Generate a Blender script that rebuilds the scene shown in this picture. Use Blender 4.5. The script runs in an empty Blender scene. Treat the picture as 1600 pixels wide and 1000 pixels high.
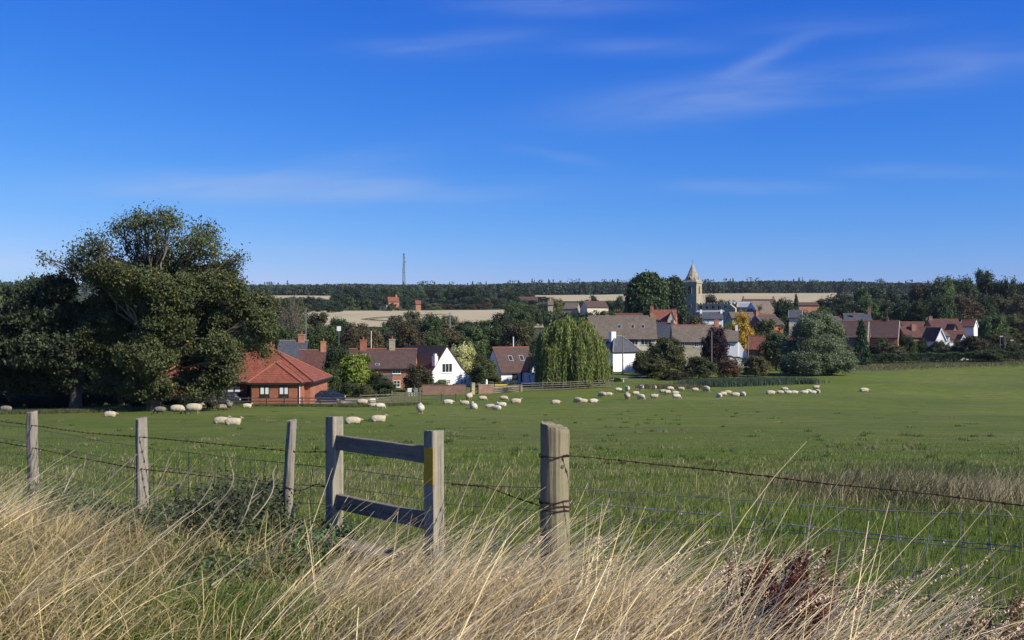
import bpy, math, random
import numpy as np
from math import radians as R, sin, cos, pi
from mathutils import Vector, noise as mnoise

rnd = random.Random(7)
rng = np.random.default_rng(7)
scene = bpy.context.scene
C = scene.collection

# ------------------------------------------------------------------ camera, sky, sun, exposure
F, HZ = 1555.6, 510.0            # focal length and horizon row, in pixels of the 1600 x 1000 photograph
cam_d = bpy.data.cameras.new('camera'); cam = bpy.data.objects.new('camera', cam_d); C.objects.link(cam)
cam.location = (0, 0, 0); cam.rotation_euler = (R(90), 0, 0)
cam_d.sensor_width = 36; cam_d.lens = 35; cam_d.shift_y = 10 / 1600
cam_d.clip_start = 0.1; cam_d.clip_end = 12000
scene.camera = cam

SUN_AZ, SUN_EL = 122.0, 37.0     # degrees clockwise from the view direction (+Y)
sun_dir = Vector((sin(R(SUN_AZ)) * cos(R(SUN_EL)), cos(R(SUN_AZ)) * cos(R(SUN_EL)), sin(R(SUN_EL))))
sd = bpy.data.lights.new('sun', 'SUN'); sun = bpy.data.objects.new('sun', sd); C.objects.link(sun)
sd.energy = 5.0; sd.angle = R(0.53); sd.color = (1.0, 0.93, 0.80)
sun.rotation_euler = sun_dir.to_track_quat('Z', 'Y').to_euler()

world = bpy.data.worlds.new('World'); scene.world = world; world.use_nodes = True
wn = world.node_tree; wn.nodes.clear()
def WN(t, **k):
    n = wn.nodes.new(t)
    for a, b in k.items(): setattr(n, a, b)
    return n
sky = WN('ShaderNodeTexSky', sky_type='NISHITA', sun_disc=False)
sky.sun_elevation = R(SUN_EL); sky.sun_rotation = R(SUN_AZ)
sky.air_density = 1.0; sky.dust_density = 0.3; sky.ozone_density = 3.0; sky.altitude = 100
bg = WN('ShaderNodeBackground'); bg.inputs[1].default_value = 0.1
wo = WN('ShaderNodeOutputWorld')
tc = WN('ShaderNodeTexCoord')
L = wn.links.new
# thin cirrus: streaky noise in direction space, gathered in a few soft wisps
sep = WN('ShaderNodeSeparateXYZ'); L(tc.outputs['Generated'], sep.inputs[0])
def wmath(op, a, b=None):
    n = WN('ShaderNodeMath', operation=op)
    for i, v in enumerate((a, b)):
        if v is None: continue
        if isinstance(v, (int, float)): n.inputs[i].default_value = v
        else: L(v, n.inputs[i])
    return n.outputs[0]
# the photograph's deep, polarised blue: one colour curve over the whole sky
ssp = WN('ShaderNodeSeparateColor'); L(sky.outputs[0], ssp.inputs[0]); scm = WN('ShaderNodeCombineColor')
for i, (k, p, mx) in enumerate(((.070, 2.15, 3.4), (.365, 1.27, 6.0), (2.25, .6, 9.0))):
    L(wmath('MINIMUM', wmath('MULTIPLY', wmath('POWER', ssp.outputs[i], p), k), mx), scm.inputs[i])
ay = wmath('MAXIMUM', wmath('ABSOLUTE', sep.outputs[1]), 0.15)
U = wmath('DIVIDE', sep.outputs[0], ay)      # horizontal tangent
V = wmath('DIVIDE', sep.outputs[2], ay)      # vertical tangent
def wisp(px, py, rx, ry, slope, amp):
    u0, v0 = (px - 800) / F, (HZ - py) / F
    du = wmath('SUBTRACT', U, u0); dv = wmath('SUBTRACT', wmath('SUBTRACT', V, v0), wmath('MULTIPLY', du, slope))
    q = wmath('ADD', wmath('POWER', wmath('DIVIDE', du, rx / F), 2), wmath('POWER', wmath('DIVIDE', dv, ry / F), 2))
    return wmath('MULTIPLY', wmath('POWER', 2.718, wmath('MULTIPLY', q, -1)), amp)
ws = None
for a in [(455, 292, 290, 26, 0.0, .95), (560, 245, 110, 14, .05, .25), (880, 246, 70, 9, -.18, .4), (650, 76, 90, 14, .0, .45),
          (1190, 92, 70, 13, .45, .6), (1200, 135, 210, 26, .12, .62), (1080, 165, 200, 30, .1, .35), (1420, 120, 300, 26, .12, .35),
          (1160, 292, 130, 12, -.02, .45), (1460, 270, 160, 12, -.03, .4), (1010, 74, 110, 14, 0, .5), (880, 8, 140, 16, 0, .6), (760, 60, 130, 16, .06, .3), (1300, 40, 160, 16, .05, .3), (330, 300, 150, 16, .0, .3), (640, 300, 120, 14, -.04, .35),
          (500, 395, 120, 10, -.05, .25), (1500, 90, 120, 30, .1, .2)]:
    w = wisp(*a); ws = w if ws is None else wmath('ADD', ws, w)
cmb = WN('ShaderNodeCombineXYZ')
L(wmath('MULTIPLY', U, 3.0), cmb.inputs[0]); L(wmath('ADD', wmath('MULTIPLY', V, 22.0), wmath('MULTIPLY', U, -2.0)), cmb.inputs[1])
nz = WN('ShaderNodeTexNoise'); nz.inputs['Scale'].default_value = 1.6; nz.inputs['Detail'].default_value = 7; nz.inputs['Distortion'].default_value = .5
L(cmb.outputs[0], nz.inputs['Vector'])
nr = WN('ShaderNodeMapRange'); nr.inputs[1].default_value = .3; nr.inputs[2].default_value = .75; L(nz.outputs[0], nr.inputs[0])
cl = wmath('MULTIPLY', wmath('MINIMUM', wmath('ADD', ws, .02), .9), wmath('ADD', nr.outputs[0], .18))
cm = WN('ShaderNodeMix', data_type='RGBA'); L(wmath('MINIMUM', wmath('MULTIPLY', cl, .46), .40), cm.inputs[0])
L(scm.outputs[0], cm.inputs[6]); cm.inputs[7].default_value = (3.5, 4.25, 6.0, 1)
L(cm.outputs[2], bg.inputs[0]); L(bg.outputs[0], wo.inputs[0])

vs = scene.view_settings; vs.view_transform = 'Standard'; vs.look = 'None'; vs.gamma = 1; vs.exposure = 0.36; vs.use_curve_mapping = False
scene.cycles.max_bounces = 6; scene.cycles.transparent_max_bounces = 8; scene.cycles.volume_bounces = 0
scene.cycles.use_denoising = True

# ------------------------------------------------------------------ helpers
class Geo:
    """collects vertices and faces, builds one mesh"""
    def __init__(s): s.v = []; s.f = []; s.m = []; s.c = []; s.n = 0
    def add(s, v, f, mat=0, col=None):
        v = np.asarray(v, dtype=np.float64).reshape(-1, 3); f = np.asarray(f, dtype=np.int64)
        if f.ndim == 1: f = f.reshape(1, -1)
        s.v.append(v); s.f.append(f + s.n); s.m.append(np.full(len(f), mat, dtype=np.int32))
        c = np.ones((len(v), 4))
        if col is not None: c[:, :3] = col
        s.c.append(c); s.n += len(v)
    def mesh(s, name, mats, smooth=False):
        me = bpy.data.meshes.new(name)
        v = np.concatenate(s.v); me.vertices.add(len(v)); me.vertices.foreach_set('co', v.astype(np.float32).ravel())
        lt = np.concatenate([np.full(len(f), f.shape[1], dtype=np.int32) for f in s.f])
        idx = np.concatenate([f.ravel() for f in s.f]).astype(np.int32)
        me.loops.add(len(idx)); me.loops.foreach_set('vertex_index', idx)
        me.polygons.add(len(lt)); ls = np.concatenate([[0], np.cumsum(lt)[:-1]]).astype(np.int32)
        me.polygons.foreach_set('loop_start', ls)
        me.polygons.foreach_set('material_index', np.concatenate(s.m))
        me.update(calc_edges=True)
        me.polygons.foreach_set('use_smooth', np.full(len(lt), bool(smooth)))
        ca = me.color_attributes.new('tone', 'FLOAT_COLOR', 'POINT')
        ca.data.foreach_set('color', np.concatenate(s.c).astype(np.float32).ravel())
        for m in (mats if isinstance(mats, (list, tuple)) else [mats]): me.materials.append(m)
        return me
    def build(s, name, mats, parent=None, smooth=False, label=None):
        return link(name, s.mesh(name, mats, smooth), parent, label)
    # shapes
    def box(s, x0, x1, y0, y1, z0, z1, mat=0, col=None):
        v = [(x0,y0,z0),(x1,y0,z0),(x1,y1,z0),(x0,y1,z0),(x0,y0,z1),(x1,y0,z1),(x1,y1,z1),(x0,y1,z1)]
        s.add(v, [(0,3,2,1),(4,5,6,7),(0,1,5,4),(1,2,6,5),(2,3,7,6),(3,0,4,7)], mat, col)
    def prism(s, poly, y0, y1, mat=0):
        """poly: list of (x, z), extruded along y"""
        n = len(poly); v = [(x, y0, z) for x, z in poly] + [(x, y1, z) for x, z in poly]
        s.add(v, [list(range(n))], mat); s.add(v, [list(range(2*n-1, n-1, -1))], mat)
        s.add(v, [(i, i+n, (i+1) % n + n, (i+1) % n) for i in range(n)], mat)
    def tube(s, pts, rad, k=6, mat=0, col=None, cap=True):
        P = np.asarray(pts, float); n = len(P); rad = np.broadcast_to(np.asarray(rad, float), (n,))
        T = np.gradient(P, axis=0); T /= np.linalg.norm(T, axis=1)[:, None] + 1e-12
        ref = np.array([0, 0, 1.0]) if abs(T[:, 2]).mean() < .8 else np.array([1.0, 0, 0])
        A = np.cross(T, ref); A /= np.linalg.norm(A, axis=1)[:, None] + 1e-12; B = np.cross(T, A)
        th = np.arange(k) * 2 * pi / k
        v = P[:, None] + rad[:, None, None] * (A[:, None] * np.cos(th)[None, :, None] + B[:, None] * np.sin(th)[None, :, None])
        i = np.arange(n-1)[:, None] * k; j = np.arange(k)[None]; j2 = (j + 1) % k
        f = np.stack([i + j, i + j2, i + k + j2, i + k + j], -1).reshape(-1, 4)
        s.add(v.reshape(-1, 3), f, mat, col)
        if cap and k > 2:
            s.add(v[0], [list(range(k))[::-1]], mat, col); s.add(v[-1], [list(range(k))], mat, col)

def link(name, data, parent=None, label=None):
    o = bpy.data.objects.new(name, data); C.objects.link(o)
    if parent is not None: o.parent = parent
    if label: o['label'] = label
    return o
def tag(o, label=None, cat=None, group=None, kind=None):
    if label: o['label'] = label
    if cat: o['category'] = cat
    if group: o['group'] = group
    if kind: o['kind'] = kind
    return o
def thing(name, label, cat, loc=(0, 0, 0), rz=0, group=None):
    o = bpy.data.objects.new(name, None); C.objects.link(o); o.location = loc; o.rotation_euler = (0, 0, rz)
    o.empty_display_size = .3
    return tag(o, label, cat, group)
def place(name, me, loc, label, cat, group=None, scale=(1, 1, 1), rz=0, color=None):
    o = link(name, me); o.location = loc; o.scale = scale; o.rotation_euler = (0, 0, rz)
    if color: o.color = (*color, 1)
    return tag(o, label, cat, group)

# ------------------------------------------------------------------ materials
def srgb(h):
    h = h.lstrip('#'); c = [int(h[i:i+2], 16) / 255 for i in (0, 2, 4)]
    return tuple(x / 12.92 if x <= .04045 else ((x + .055) / 1.055) ** 2.4 for x in c)
class M:
    def __init__(s, name, rough=.8, spec=.3):
        s.m = bpy.data.materials.new(name); s.m.use_nodes = True; s.t = s.m.node_tree; s.N = s.t.nodes
        s.b = s.N['Principled BSDF']; s.b.inputs['Roughness'].default_value = rough; s.b.inputs['Specular IOR Level'].default_value = spec
        s.out = s.N['Material Output']; s.tc = s.N.new('ShaderNodeTexCoord')
    def n(s, t, **k):
        x = s.N.new(t)
        for a, b in k.items(): setattr(x, a, b)
        return x
    def l(s, a, b): s.t.links.new(a, b)
    def mapped(s, scale=(1, 1, 1), src='Object'):
        mp = s.n('ShaderNodeMapping'); mp.inputs['Scale'].default_value = scale; s.l(s.tc.outputs[src], mp.inputs[0]); return mp.outputs[0]
    def noise(s, scale, detail=4, vec=None, dist=0, rough=.55):
        x = s.n('ShaderNodeTexNoise'); x.inputs['Scale'].default_value = scale; x.inputs['Detail'].default_value = detail
        x.inputs['Distortion'].default_value = dist; x.inputs['Roughness'].default_value = rough
        s.l(vec if vec is not None else s.tc.outputs['Object'], x.inputs['Vector']); return x.outputs[0]
    def ramp(s, fac, stops):
        r = s.n('ShaderNodeValToRGB'); e = r.color_ramp.elements
        while len(e) < len(stops): e.new(.5)
        for i, (p, c) in enumerate(stops): e[i].position = p; e[i].color = (*c, 1) if len(c) == 3 else c
        s.l(fac, r.inputs[0]); return r.outputs[0]
    def mix(s, fac, a, b, mode='MIX'):
        x = s.n('ShaderNodeMix', data_type='RGBA', blend_type=mode)
        for i, v in ((0, fac), (6, a), (7, b)):
            if isinstance(v, (int, float)): x.inputs[i].default_value = v
            elif isinstance(v, tuple): x.inputs[i].default_value = (*v, 1)
            else: s.l(v, x.inputs[i])
        return x.outputs[2]
    def math(s, op, a, b=0):
        x = s.n('ShaderNodeMath', operation=op)
        for i, v in enumerate((a, b)):
            if isinstance(v, (int, float)): x.inputs[i].default_value = v
            else: s.l(v, x.inputs[i])
        return x.outputs[0]
    def range(s, v, a, b, c=0, d=1):
        x = s.n('ShaderNodeMapRange'); s.l(v, x.inputs[0])
        for i, q in enumerate((a, b, c, d)): x.inputs[i + 1].default_value = q
        return x.outputs[0]
    def col(s, c):
        if isinstance(c, tuple): s.b.inputs['Base Color'].default_value = (*c, 1)
        else: s.l(c, s.b.inputs['Base Color'])
    def bump(s, h, strength=.5, dist=.02):
        x = s.n('ShaderNodeBump'); x.inputs['Strength'].default_value = strength; x.inputs['Distance'].default_value = dist
        s.l(h, x.inputs['Height']); s.l(x.outputs[0], s.b.inputs['Normal'])
def plain(name, c, rough=.75, spec=.3, var=.25, scale=3, metal=0):
    m = M(name, rough, spec)
    k = tuple(x * (1 - var) for x in c); k2 = tuple(min(1, x * (1 + var)) for x in c)
    m.col(m.ramp(m.noise(scale, 5), [(.3, k), (.7, k2)])); m.b.inputs['Metallic'].default_value = metal
    return m.m
def foliage(name, trans=.25, rough=.6):
    """leaf colour = the face's own tone x the plant's colour; thin leaves let some light through"""
    m = M(name, rough, .25)
    at = m.n('ShaderNodeAttribute', attribute_name='tone'); oi = m.n('ShaderNodeObjectInfo')
    c = m.mix(1.0, at.outputs['Color'], oi.outputs['Color'], 'MULTIPLY'); m.col(c)
    tr = m.n('ShaderNodeBsdfTranslucent'); m.l(c, tr.inputs[0]); mx = m.n('ShaderNodeMixShader'); mx.inputs[0].default_value = trans
    m.l(m.b.outputs[0], mx.inputs[1]); m.l(tr.outputs[0], mx.inputs[2]); m.l(mx.outputs[0], m.out.inputs[0])
    return m.m
def brick_like(name, c1, c2, mortar, bw=.225, bh=.075, rough=.85, bump=.4):
    m = M(name, rough, .2)
    sp = m.n('ShaderNodeSeparateXYZ'); m.l(m.tc.outputs['Object'], sp.inputs[0])
    cb = m.n('ShaderNodeCombineXYZ'); m.l(m.math('ADD', sp.outputs[0], sp.outputs[1]), cb.inputs[0]); m.l(sp.outputs[2], cb.inputs[1])
    b = m.n('ShaderNodeTexBrick'); m.l(cb.outputs[0], b.inputs[0])
    b.inputs['Color1'].default_value = (*c1, 1); b.inputs['Color2'].default_value = (*c2, 1); b.inputs['Mortar'].default_value = (*mortar, 1)
    b.inputs['Scale'].default_value = 1; b.inputs['Brick Width'].default_value = bw; b.inputs['Row Height'].default_value = bh
    b.inputs['Mortar Size'].default_value = bh * .11
    n = m.noise(.9, 5); c = m.mix(.6, b.outputs[0], m.ramp(n, [(.3, (.55, .55, .55)), (.7, (1.25, 1.2, 1.15))]), 'MULTIPLY')
    m.col(c); m.bump(b.outputs[1], -bump, .012); return m.m
def roof_tiles(name, c1, c2, course=.3, patch=(.75, 1.2), moss=None):
    m = M(name, .8, .25)
    sp = m.n('ShaderNodeSeparateXYZ'); m.l(m.tc.outputs['Object'], sp.inputs[0])
    cb = m.n('ShaderNodeCombineXYZ'); m.l(m.math('ADD', sp.outputs[0], sp.outputs[1]), cb.inputs[0]); m.l(sp.outputs[2], cb.inputs[1])
    b = m.n('ShaderNodeTexBrick'); m.l(cb.outputs[0], b.inputs[0])
    b.inputs['Color1'].default_value = (*c1, 1); b.inputs['Color2'].default_value = (*c2, 1)
    b.inputs['Mortar'].default_value = (*tuple(x * .38 for x in c1), 1)
    b.inputs['Scale'].default_value = 1; b.inputs['Brick Width'].default_value = course * .9; b.inputs['Row Height'].default_value = course * .62
    b.inputs['Mortar Size'].default_value = course * .06; b.inputs['Mortar Smooth'].default_value = .4
    n = m.noise(.7, 6, rough=.7); c = m.mix(.8, b.outputs[0], m.ramp(n, [(.3, (patch[0],) * 3), (.7, (patch[1], patch[1] * .97, patch[1] * .94))]), 'MULTIPLY')
    if moss: c = m.mix(m.range(m.noise(1.7, 7, rough=.75), .5, .68, 0, .75), c, moss)
    m.col(c); m.bump(b.outputs[1], -.7, .03); return m.m

MAT = {}
MAT['leaf'] = foliage('leaf_surface'); MAT['far_leaf'] = foliage('far_leaf_surface', .12)
MAT['blade'] = foliage('grass_blade', .3, .55)
MAT['bark'] = plain('bark', (.10, .085, .065), .9, .1, .45, 4)
MAT['pale_bark'] = plain('pale_bark', (.20, .18, .135), .85, .1, .35, 5)
MAT['brick'] = brick_like('red_brick', srgb('a9603f'), srgb('8f4a30'), srgb('a08d7a'))
MAT['old_brick'] = brick_like('old_orange_brick', srgb('bb7a55'), srgb('96563b'), srgb('b5a48d'))
MAT['buff_brick'] = brick_like('buff_brick', srgb('97735a'), srgb('7d5c49'), srgb('9d8f80'))
MAT['garden_brick'] = brick_like('garden_wall_brick', srgb('94705c'), srgb('77584a'), srgb('9d8f80'))
MAT['stone'] = brick_like('rubble_stone', srgb('a59c86'), srgb('877e69'), srgb('bdb49c'), .5, .22)
MAT['church_stone'] = brick_like('church_limestone', srgb('a8a08a'), srgb('8a8270'), srgb('a89f8a'), .7, .3, bump=.25)
MAT['ashlar'] = brick_like('dressed_limestone', srgb('c4b894'), srgb('b3a783'), srgb('a89f8a'), .9, .4, bump=.2)
MAT['white_render'] = plain('white_render', (.78, .77, .74), .8, .2, .04, 1.2)
MAT['cream_render'] = plain('cream_render', (.62, .54, .38), .8, .2, .08, 1.2)
MAT['white_paint'] = plain('white_paint', (.78, .78, .76), .5, .4, .04)
MAT['dark_frame'] = plain('dark_brown_frame', (.045, .03, .022), .5, .4, .2)
MAT['timber_black'] = plain('black_timber', (.03, .028, .026), .8, .2, .3)
MAT['red_tile'] = roof_tiles('red_pantile', srgb('93543f'), srgb('7a4433'), .36, (.75, 1.2), srgb('6e5040'))
MAT['orange_tile'] = roof_tiles('orange_clay_tile', srgb('93614c'), srgb('7a4c3c'), .33, (.7, 1.2))
MAT['worn_red_tile'] = roof_tiles('worn_red_clay_tile', srgb('66463e'), srgb('543a34'), .33, (.7, 1.2))
MAT['brown_tile'] = roof_tiles('dark_brown_tile', srgb('5f4c45'), srgb('50403a'), .33, (.8, 1.15))
MAT['stone_tile'] = roof_tiles('weathered_grey_brown_tile', srgb('766a5e'), srgb('635950'), .4, (.72, 1.2), srgb('7c745c'))
MAT['slate'] = roof_tiles('grey_slate', srgb('565a60'), srgb('484c53'), .4, (.8, 1.15))
MAT['lead'] = plain('lead_sheet', (.33, .34, .34), .5, .4, .2)
MAT['ridge_clay'] = plain('clay_ridge_tile', srgb('8c5a46'), .8, .2, .15)
MAT['ridge_grey'] = plain('grey_ridge_tile', srgb('8a7d70'), .8, .2, .2)
g = M('window_glass', .08, .6); g.col(g.ramp(g.noise(2.5, 2), [(.35, (.012, .016, .02)), (.7, (.05, .055, .06))])); MAT['glass'] = g.m
MAT['dark'] = plain('unlit_interior', (.012, .011, .01), .9, .1, .3)
MAT['blind'] = plain('white_blind', (.72, .73, .70), .7, .2, .05, 6)
MAT['metal'] = plain('galvanised_metal', (.30, .31, .31), .45, .5, .2, 20, .6)
MAT['pole'] = plain('pole_timber', (.20, .17, .14), .85, .2, .3, 4)
MAT['white_metal'] = plain('pale_painted_metal', (.7, .7, .68), .5, .4, .08)
MAT['mast'] = plain('steel_lattice', (.11, .14, .17), .6, .4, .2)
MAT['soffit'] = plain('dark_gutter', (.025, .025, .028), .5, .4, .2)

def wood(name, base, dark, lichen=None, lich_amt=.0, scale=1.0, cracks=.8):
    m = M(name, .85, .15)
    g1 = m.noise(14 * scale, 8, m.mapped((1, 1, .05)), .4, .7); g2 = m.noise(55 * scale, 6, m.mapped((1, 1, .03)), .2, .7)
    c = m.ramp(g1, [(.30, tuple(x * .7 for x in dark)), (.5, base), (.72, tuple(min(1, x * 1.35) for x in base))])
    c = m.mix(m.range(g2, .55, .72, 0, cracks), c, tuple(x * .35 for x in dark))
    c = m.mix(m.range(m.noise(3.5, 5), .4, .7, 0, .35), c, tuple(x * .62 for x in base))
    if lichen: c = m.mix(m.range(m.noise(16, 6, rough=.7), .52, .66, 0, lich_amt), c, lichen)
    m.col(c); m.bump(m.math('ADD', g1, m.math('MULTIPLY', g2, .9)), 1.0, .010); return m.m
MAT['post_wood'] = wood('weathered_round_post', (.25, .215, .135), (.11, .095, .058), (.27, .28, .12), .7)
MAT['stile_wood'] = wood('weathered_grey_stile_timber', (.31, .275, .205), (.16, .14, .10), (.38, .38, .30), .35)
MAT['stake_wood'] = wood('silvered_split_stake', (.30, .265, .21), (.14, .12, .09), (.4, .39, .33), .3)
MAT['rail_wood'] = wood('dark_grey_rail_timber', (.20, .17, .125), (.10, .085, .06), (.30, .31, .24), .25)
MAT['fence_wood'] = plain('weathered_fence_timber', (.13, .115, .09), .85, .15, .3, 3)
MAT['dark_fence'] = plain('dark_stained_fence', (.07, .062, .055), .85, .15, .3, 3)
m = M('waymark_plate', .5, .3); n = m.noise(30, 6); m.col(m.ramp(n, [(.35, (.46, .26, .012)), (.62, (.55, .32, .02)), (.78, (.34, .20, .03))])); MAT['waymark'] = m.m
m = M('rusty_wire', .8, .3); m.col(m.ramp(m.noise(60, 4), [(.35, (.03, .018, .012)), (.7, (.12, .055, .03))])); m.b.inputs['Metallic'].default_value = .3; MAT['rust'] = m.m
m = M('galvanised_wire', .5, .5); m.col(m.ramp(m.noise(40, 4), [(.35, (.19, .19, .17)), (.7, (.36, .36, .33))])); m.b.inputs['Metallic'].default_value = .5; MAT['wire'] = m.m

# ------------------------------------------------------------------ terrain
_D = np.array([0, 3, 5, 8, 14, 20, 40, 60, 80, 100, 120, 140, 175, 230, 300, 350, 400, 500, 620, 760, 900, 1100, 1250, 1500, 2500, 5000, 9000.])
_Z = np.array([-1.55, -1.62, -1.7, -1.95, -2.45, -2.95, -4.5, -5.95, -7.25, -8.35, -9.05, -9.3, -9.3, -9.3, -8, -5.5, -2, -.3, 4.5, 12, 20, 31, 41, 50, 62, 60, 60.])
_lt = np.linspace(0, math.log(9001), 1400); _zt = np.interp(np.exp(_lt) - 1, _D, _Z)
_k = np.hanning(61); _k /= _k.sum(); _zs = np.convolve(np.pad(_zt, 30, 'edge'), _k, 'valid')
def wob(x, y, s, seed=0):
    a = seed * 1.7
    return (np.sin(x * s + 1.3 * np.sin(y * s * .7 + a) + a) + np.sin(y * s * 1.31 + 1.1 * np.sin(x * s * .83 - a) + 2 * a)) * .5
def H(x, y):
    x = np.asarray(x, float); y = np.asarray(y, float)
    r = np.sqrt(x * x + y * y); yy = np.where(y > 0, r * .25 + y * .75, r * .6)
    z = np.interp(np.log(np.maximum(yy, 0) + 1), _lt, _zs)
    near = np.exp(-(r / 14) ** 2)
    bank = .50 * np.exp(-((x + 4.6) / 2.6) ** 2 - ((y - 6.0) / 2.6) ** 2) + .10 * np.exp(-((x - .2) / 1.4) ** 2 - ((y - 4.6) / 1.2) ** 2)
    z = z + bank + .05 * near * wob(x, y, 2.1) + .03 * near * wob(x, y, 5.3, 2)
    z = z + np.clip((r - 12) / 60, 0, 1) * .14 * wob(x, y, .11, 3) + np.clip((r - 60) / 100, 0, 1) * .2 * wob(x, y, .045, 1)
    z = z + np.clip((r - 400) / 600, 0, 1) * 2.2 * wob(x, y, .006, 4) * np.where(r < 1200, 1, 1.6)
    # right-hand side: a low grassy bank far across the meadow
    z = z + 1.5 * np.exp(-((x - 128) / 26) ** 2 - ((y - 232) / 16) ** 2)
    return z
def h(x, y): return float(H(x, y))
def W(px, py, d):                 # pixel at depth d -> point
    return Vector(((px - 800) / F * d, d, (HZ - py) / F * d))
def on_ground(px, d):
    x = (px - 800) / F * d; return Vector((x, d, h(x, d)))
def hit(px, py):
    """where the ray through a pixel meets the ground"""
    d = 3.0
    while d < 3000:
        p = W(px, py, d)
        if p.z <= h(p.x, p.y): break
        d *= 1.004
    return on_ground(px, d)

def terrain():
    g = Geo(); rr = np.concatenate([[.05], np.exp(np.linspace(math.log(.8), math.log(3000), 310))])
    na = 420
    # finer angular steps ahead of the camera
    t = np.linspace(-pi, pi, na, endpoint=False); th = t - .62 * np.sin(t)
    X = rr[:, None] * np.sin(th)[None]; Y = rr[:, None] * np.cos(th)[None]
    v = np.stack([X, Y, H(X, Y)], -1).reshape(-1, 3)
    i = np.arange(len(rr) - 1)[:, None] * na; j = np.arange(na)[None]; j2 = (j + 1) % na
    g.add(v, np.stack([i + j, i + na + j, i + na + j2, i + j2], -1).reshape(-1, 4))
    m = M('pasture_turf', .9, .15)
    pos = m.n('ShaderNodeNewGeometry').outputs['Position']
    sp = m.n('ShaderNodeSeparateXYZ'); m.l(pos, sp.inputs[0])
    n1 = m.noise(.045, 6, pos, .6, .6); n2 = m.noise(.5, 7, pos, .3, .7); n3 = m.noise(9, 6, pos, .2, .75)
    green = m.ramp(n2, [(.3, (.072, .106, .010)), (.55, (.108, .154, .014)), (.75, (.150, .186, .030))])
    dry = m.ramp(n3, [(.3, (.10, .095, .035)), (.7, (.235, .225, .095))])
    # wind-combed streaks across the slope
    stv = m.n('ShaderNodeMapping'); stv.inputs['Scale'].default_value = (.12, .55, 1); stv.inputs['Rotation'].default_value = (0, 0, .12); m.l(pos, stv.inputs[0])
    st = m.noise(1.0, 6, stv.outputs[0], .5, .65)
    patch = m.math('MULTIPLY', m.range(n1, .46, .68), m.range(n2, .35, .65, .25, 1))
    mask = m.math('MINIMUM', m.math('ADD', m.math('MULTIPLY', patch, .42), m.range(st, .44, .70, 0, .72)), .8)
    band = m.math('MULTIPLY', m.range(sp.outputs[1], 12, 18), m.range(sp.outputs[1], 26, 21))
    mask = m.math('MINIMUM', m.math('ADD', mask, m.math('MULTIPLY', band, m.range(n2, .42, .62, 0, .65))), .9)
    mask = m.math('MAXIMUM', mask, m.math('MULTIPLY', m.range(sp.outputs[1], 7.5, 5.5), m.range(n2, .35, .6, .1, .55)))
    c = m.mix(mask, green, dry)
    c = m.mix(.75, c, m.ramp(n3, [(.3, (.62, .62, .6)), (.7, (1.3, 1.3, 1.25))]), 'MULTIPLY')
    c = m.mix(.8, c, m.ramp(m.noise(.022, 4, pos, .5), [(.32, (.72, .76, .74)), (.68, (1.22, 1.16, 1.1))]), 'MULTIPLY')
    far = m.range(sp.outputs[1], 215, 300)
    c = m.mix(far, c, m.ramp(m.noise(.05, 6, pos), [(.35, (.028, .04, .014)), (.7, (.075, .078, .035))]))
    m.col(c); m.bump(m.math('ADD', n3, m.math('MULTIPLY', n2, 3)), .8, .12)
    return tag(g.build('ground', m.m, smooth=True), kind='structure')
terrain()

def sheet(name, mat, fun, nu=40, nv=20, lift=.1):
    """a strip of ground cover following the terrain; fun(u, v) -> (x, y)"""
    g = Geo(); u, v = np.meshgrid(np.linspace(0, 1, nu), np.linspace(0, 1, nv)); X, Y = fun(u, v)
    P = np.stack([X, Y, H(X, Y) + lift], -1).reshape(-1, 3)
    i = np.arange(nv - 1)[:, None] * nu; j = np.arange(nu - 1)[None]
    g.add(P, np.stack([i + j, i + j + 1, i + nu + j + 1, i + nu + j], -1).reshape(-1, 4))
    return tag(g.build(name, mat, smooth=True), kind='structure')
m = M('stubble', .95, .1); pos = m.n('ShaderNodeNewGeometry').outputs['Position']
mp = m.n('ShaderNodeMapping'); mp.inputs['Rotation'].default_value = (0, 0, .5); mp.inputs['Scale'].default_value = (.02, .35, 1); m.l(pos, mp.inputs[0])
c = m.ramp(m.noise(1, 5, mp.outputs[0], .3), [(.3, (.33, .27, .15)), (.5, (.41, .345, .20)), (.7, (.47, .40, .25))])
c = m.mix(m.range(m.noise(.012, 5, pos), .45, .7, 0, .35), c, (.27, .23, .13)); m.col(c); MAT['stubble'] = m.m
def field(name, px0, px1, d0, d1, jig=0, lift=.3):
    def fun(u, v):
        px = px0 + (px1 - px0) * u; d = d0 + (d1 - d0) * v + jig * np.sin(u * 5) * (1 - v)
        return (px - 800) / F * d, d
    return sheet(name, MAT['stubble'], fun, 60, 40, lift)
field('stubble_field', 470, 850, 470, 765, 10)
field('stubble_field', 375, 560, 1010, 1245, 0, .6)
field('stubble_field', -60, 60, 900, 1300, 0, .6)
field('stubble_field', 800, 1000, 960, 1245, 0, .6)
field('stubble_field', 1085, 1310, 860, 1245, 0, .6)
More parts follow.
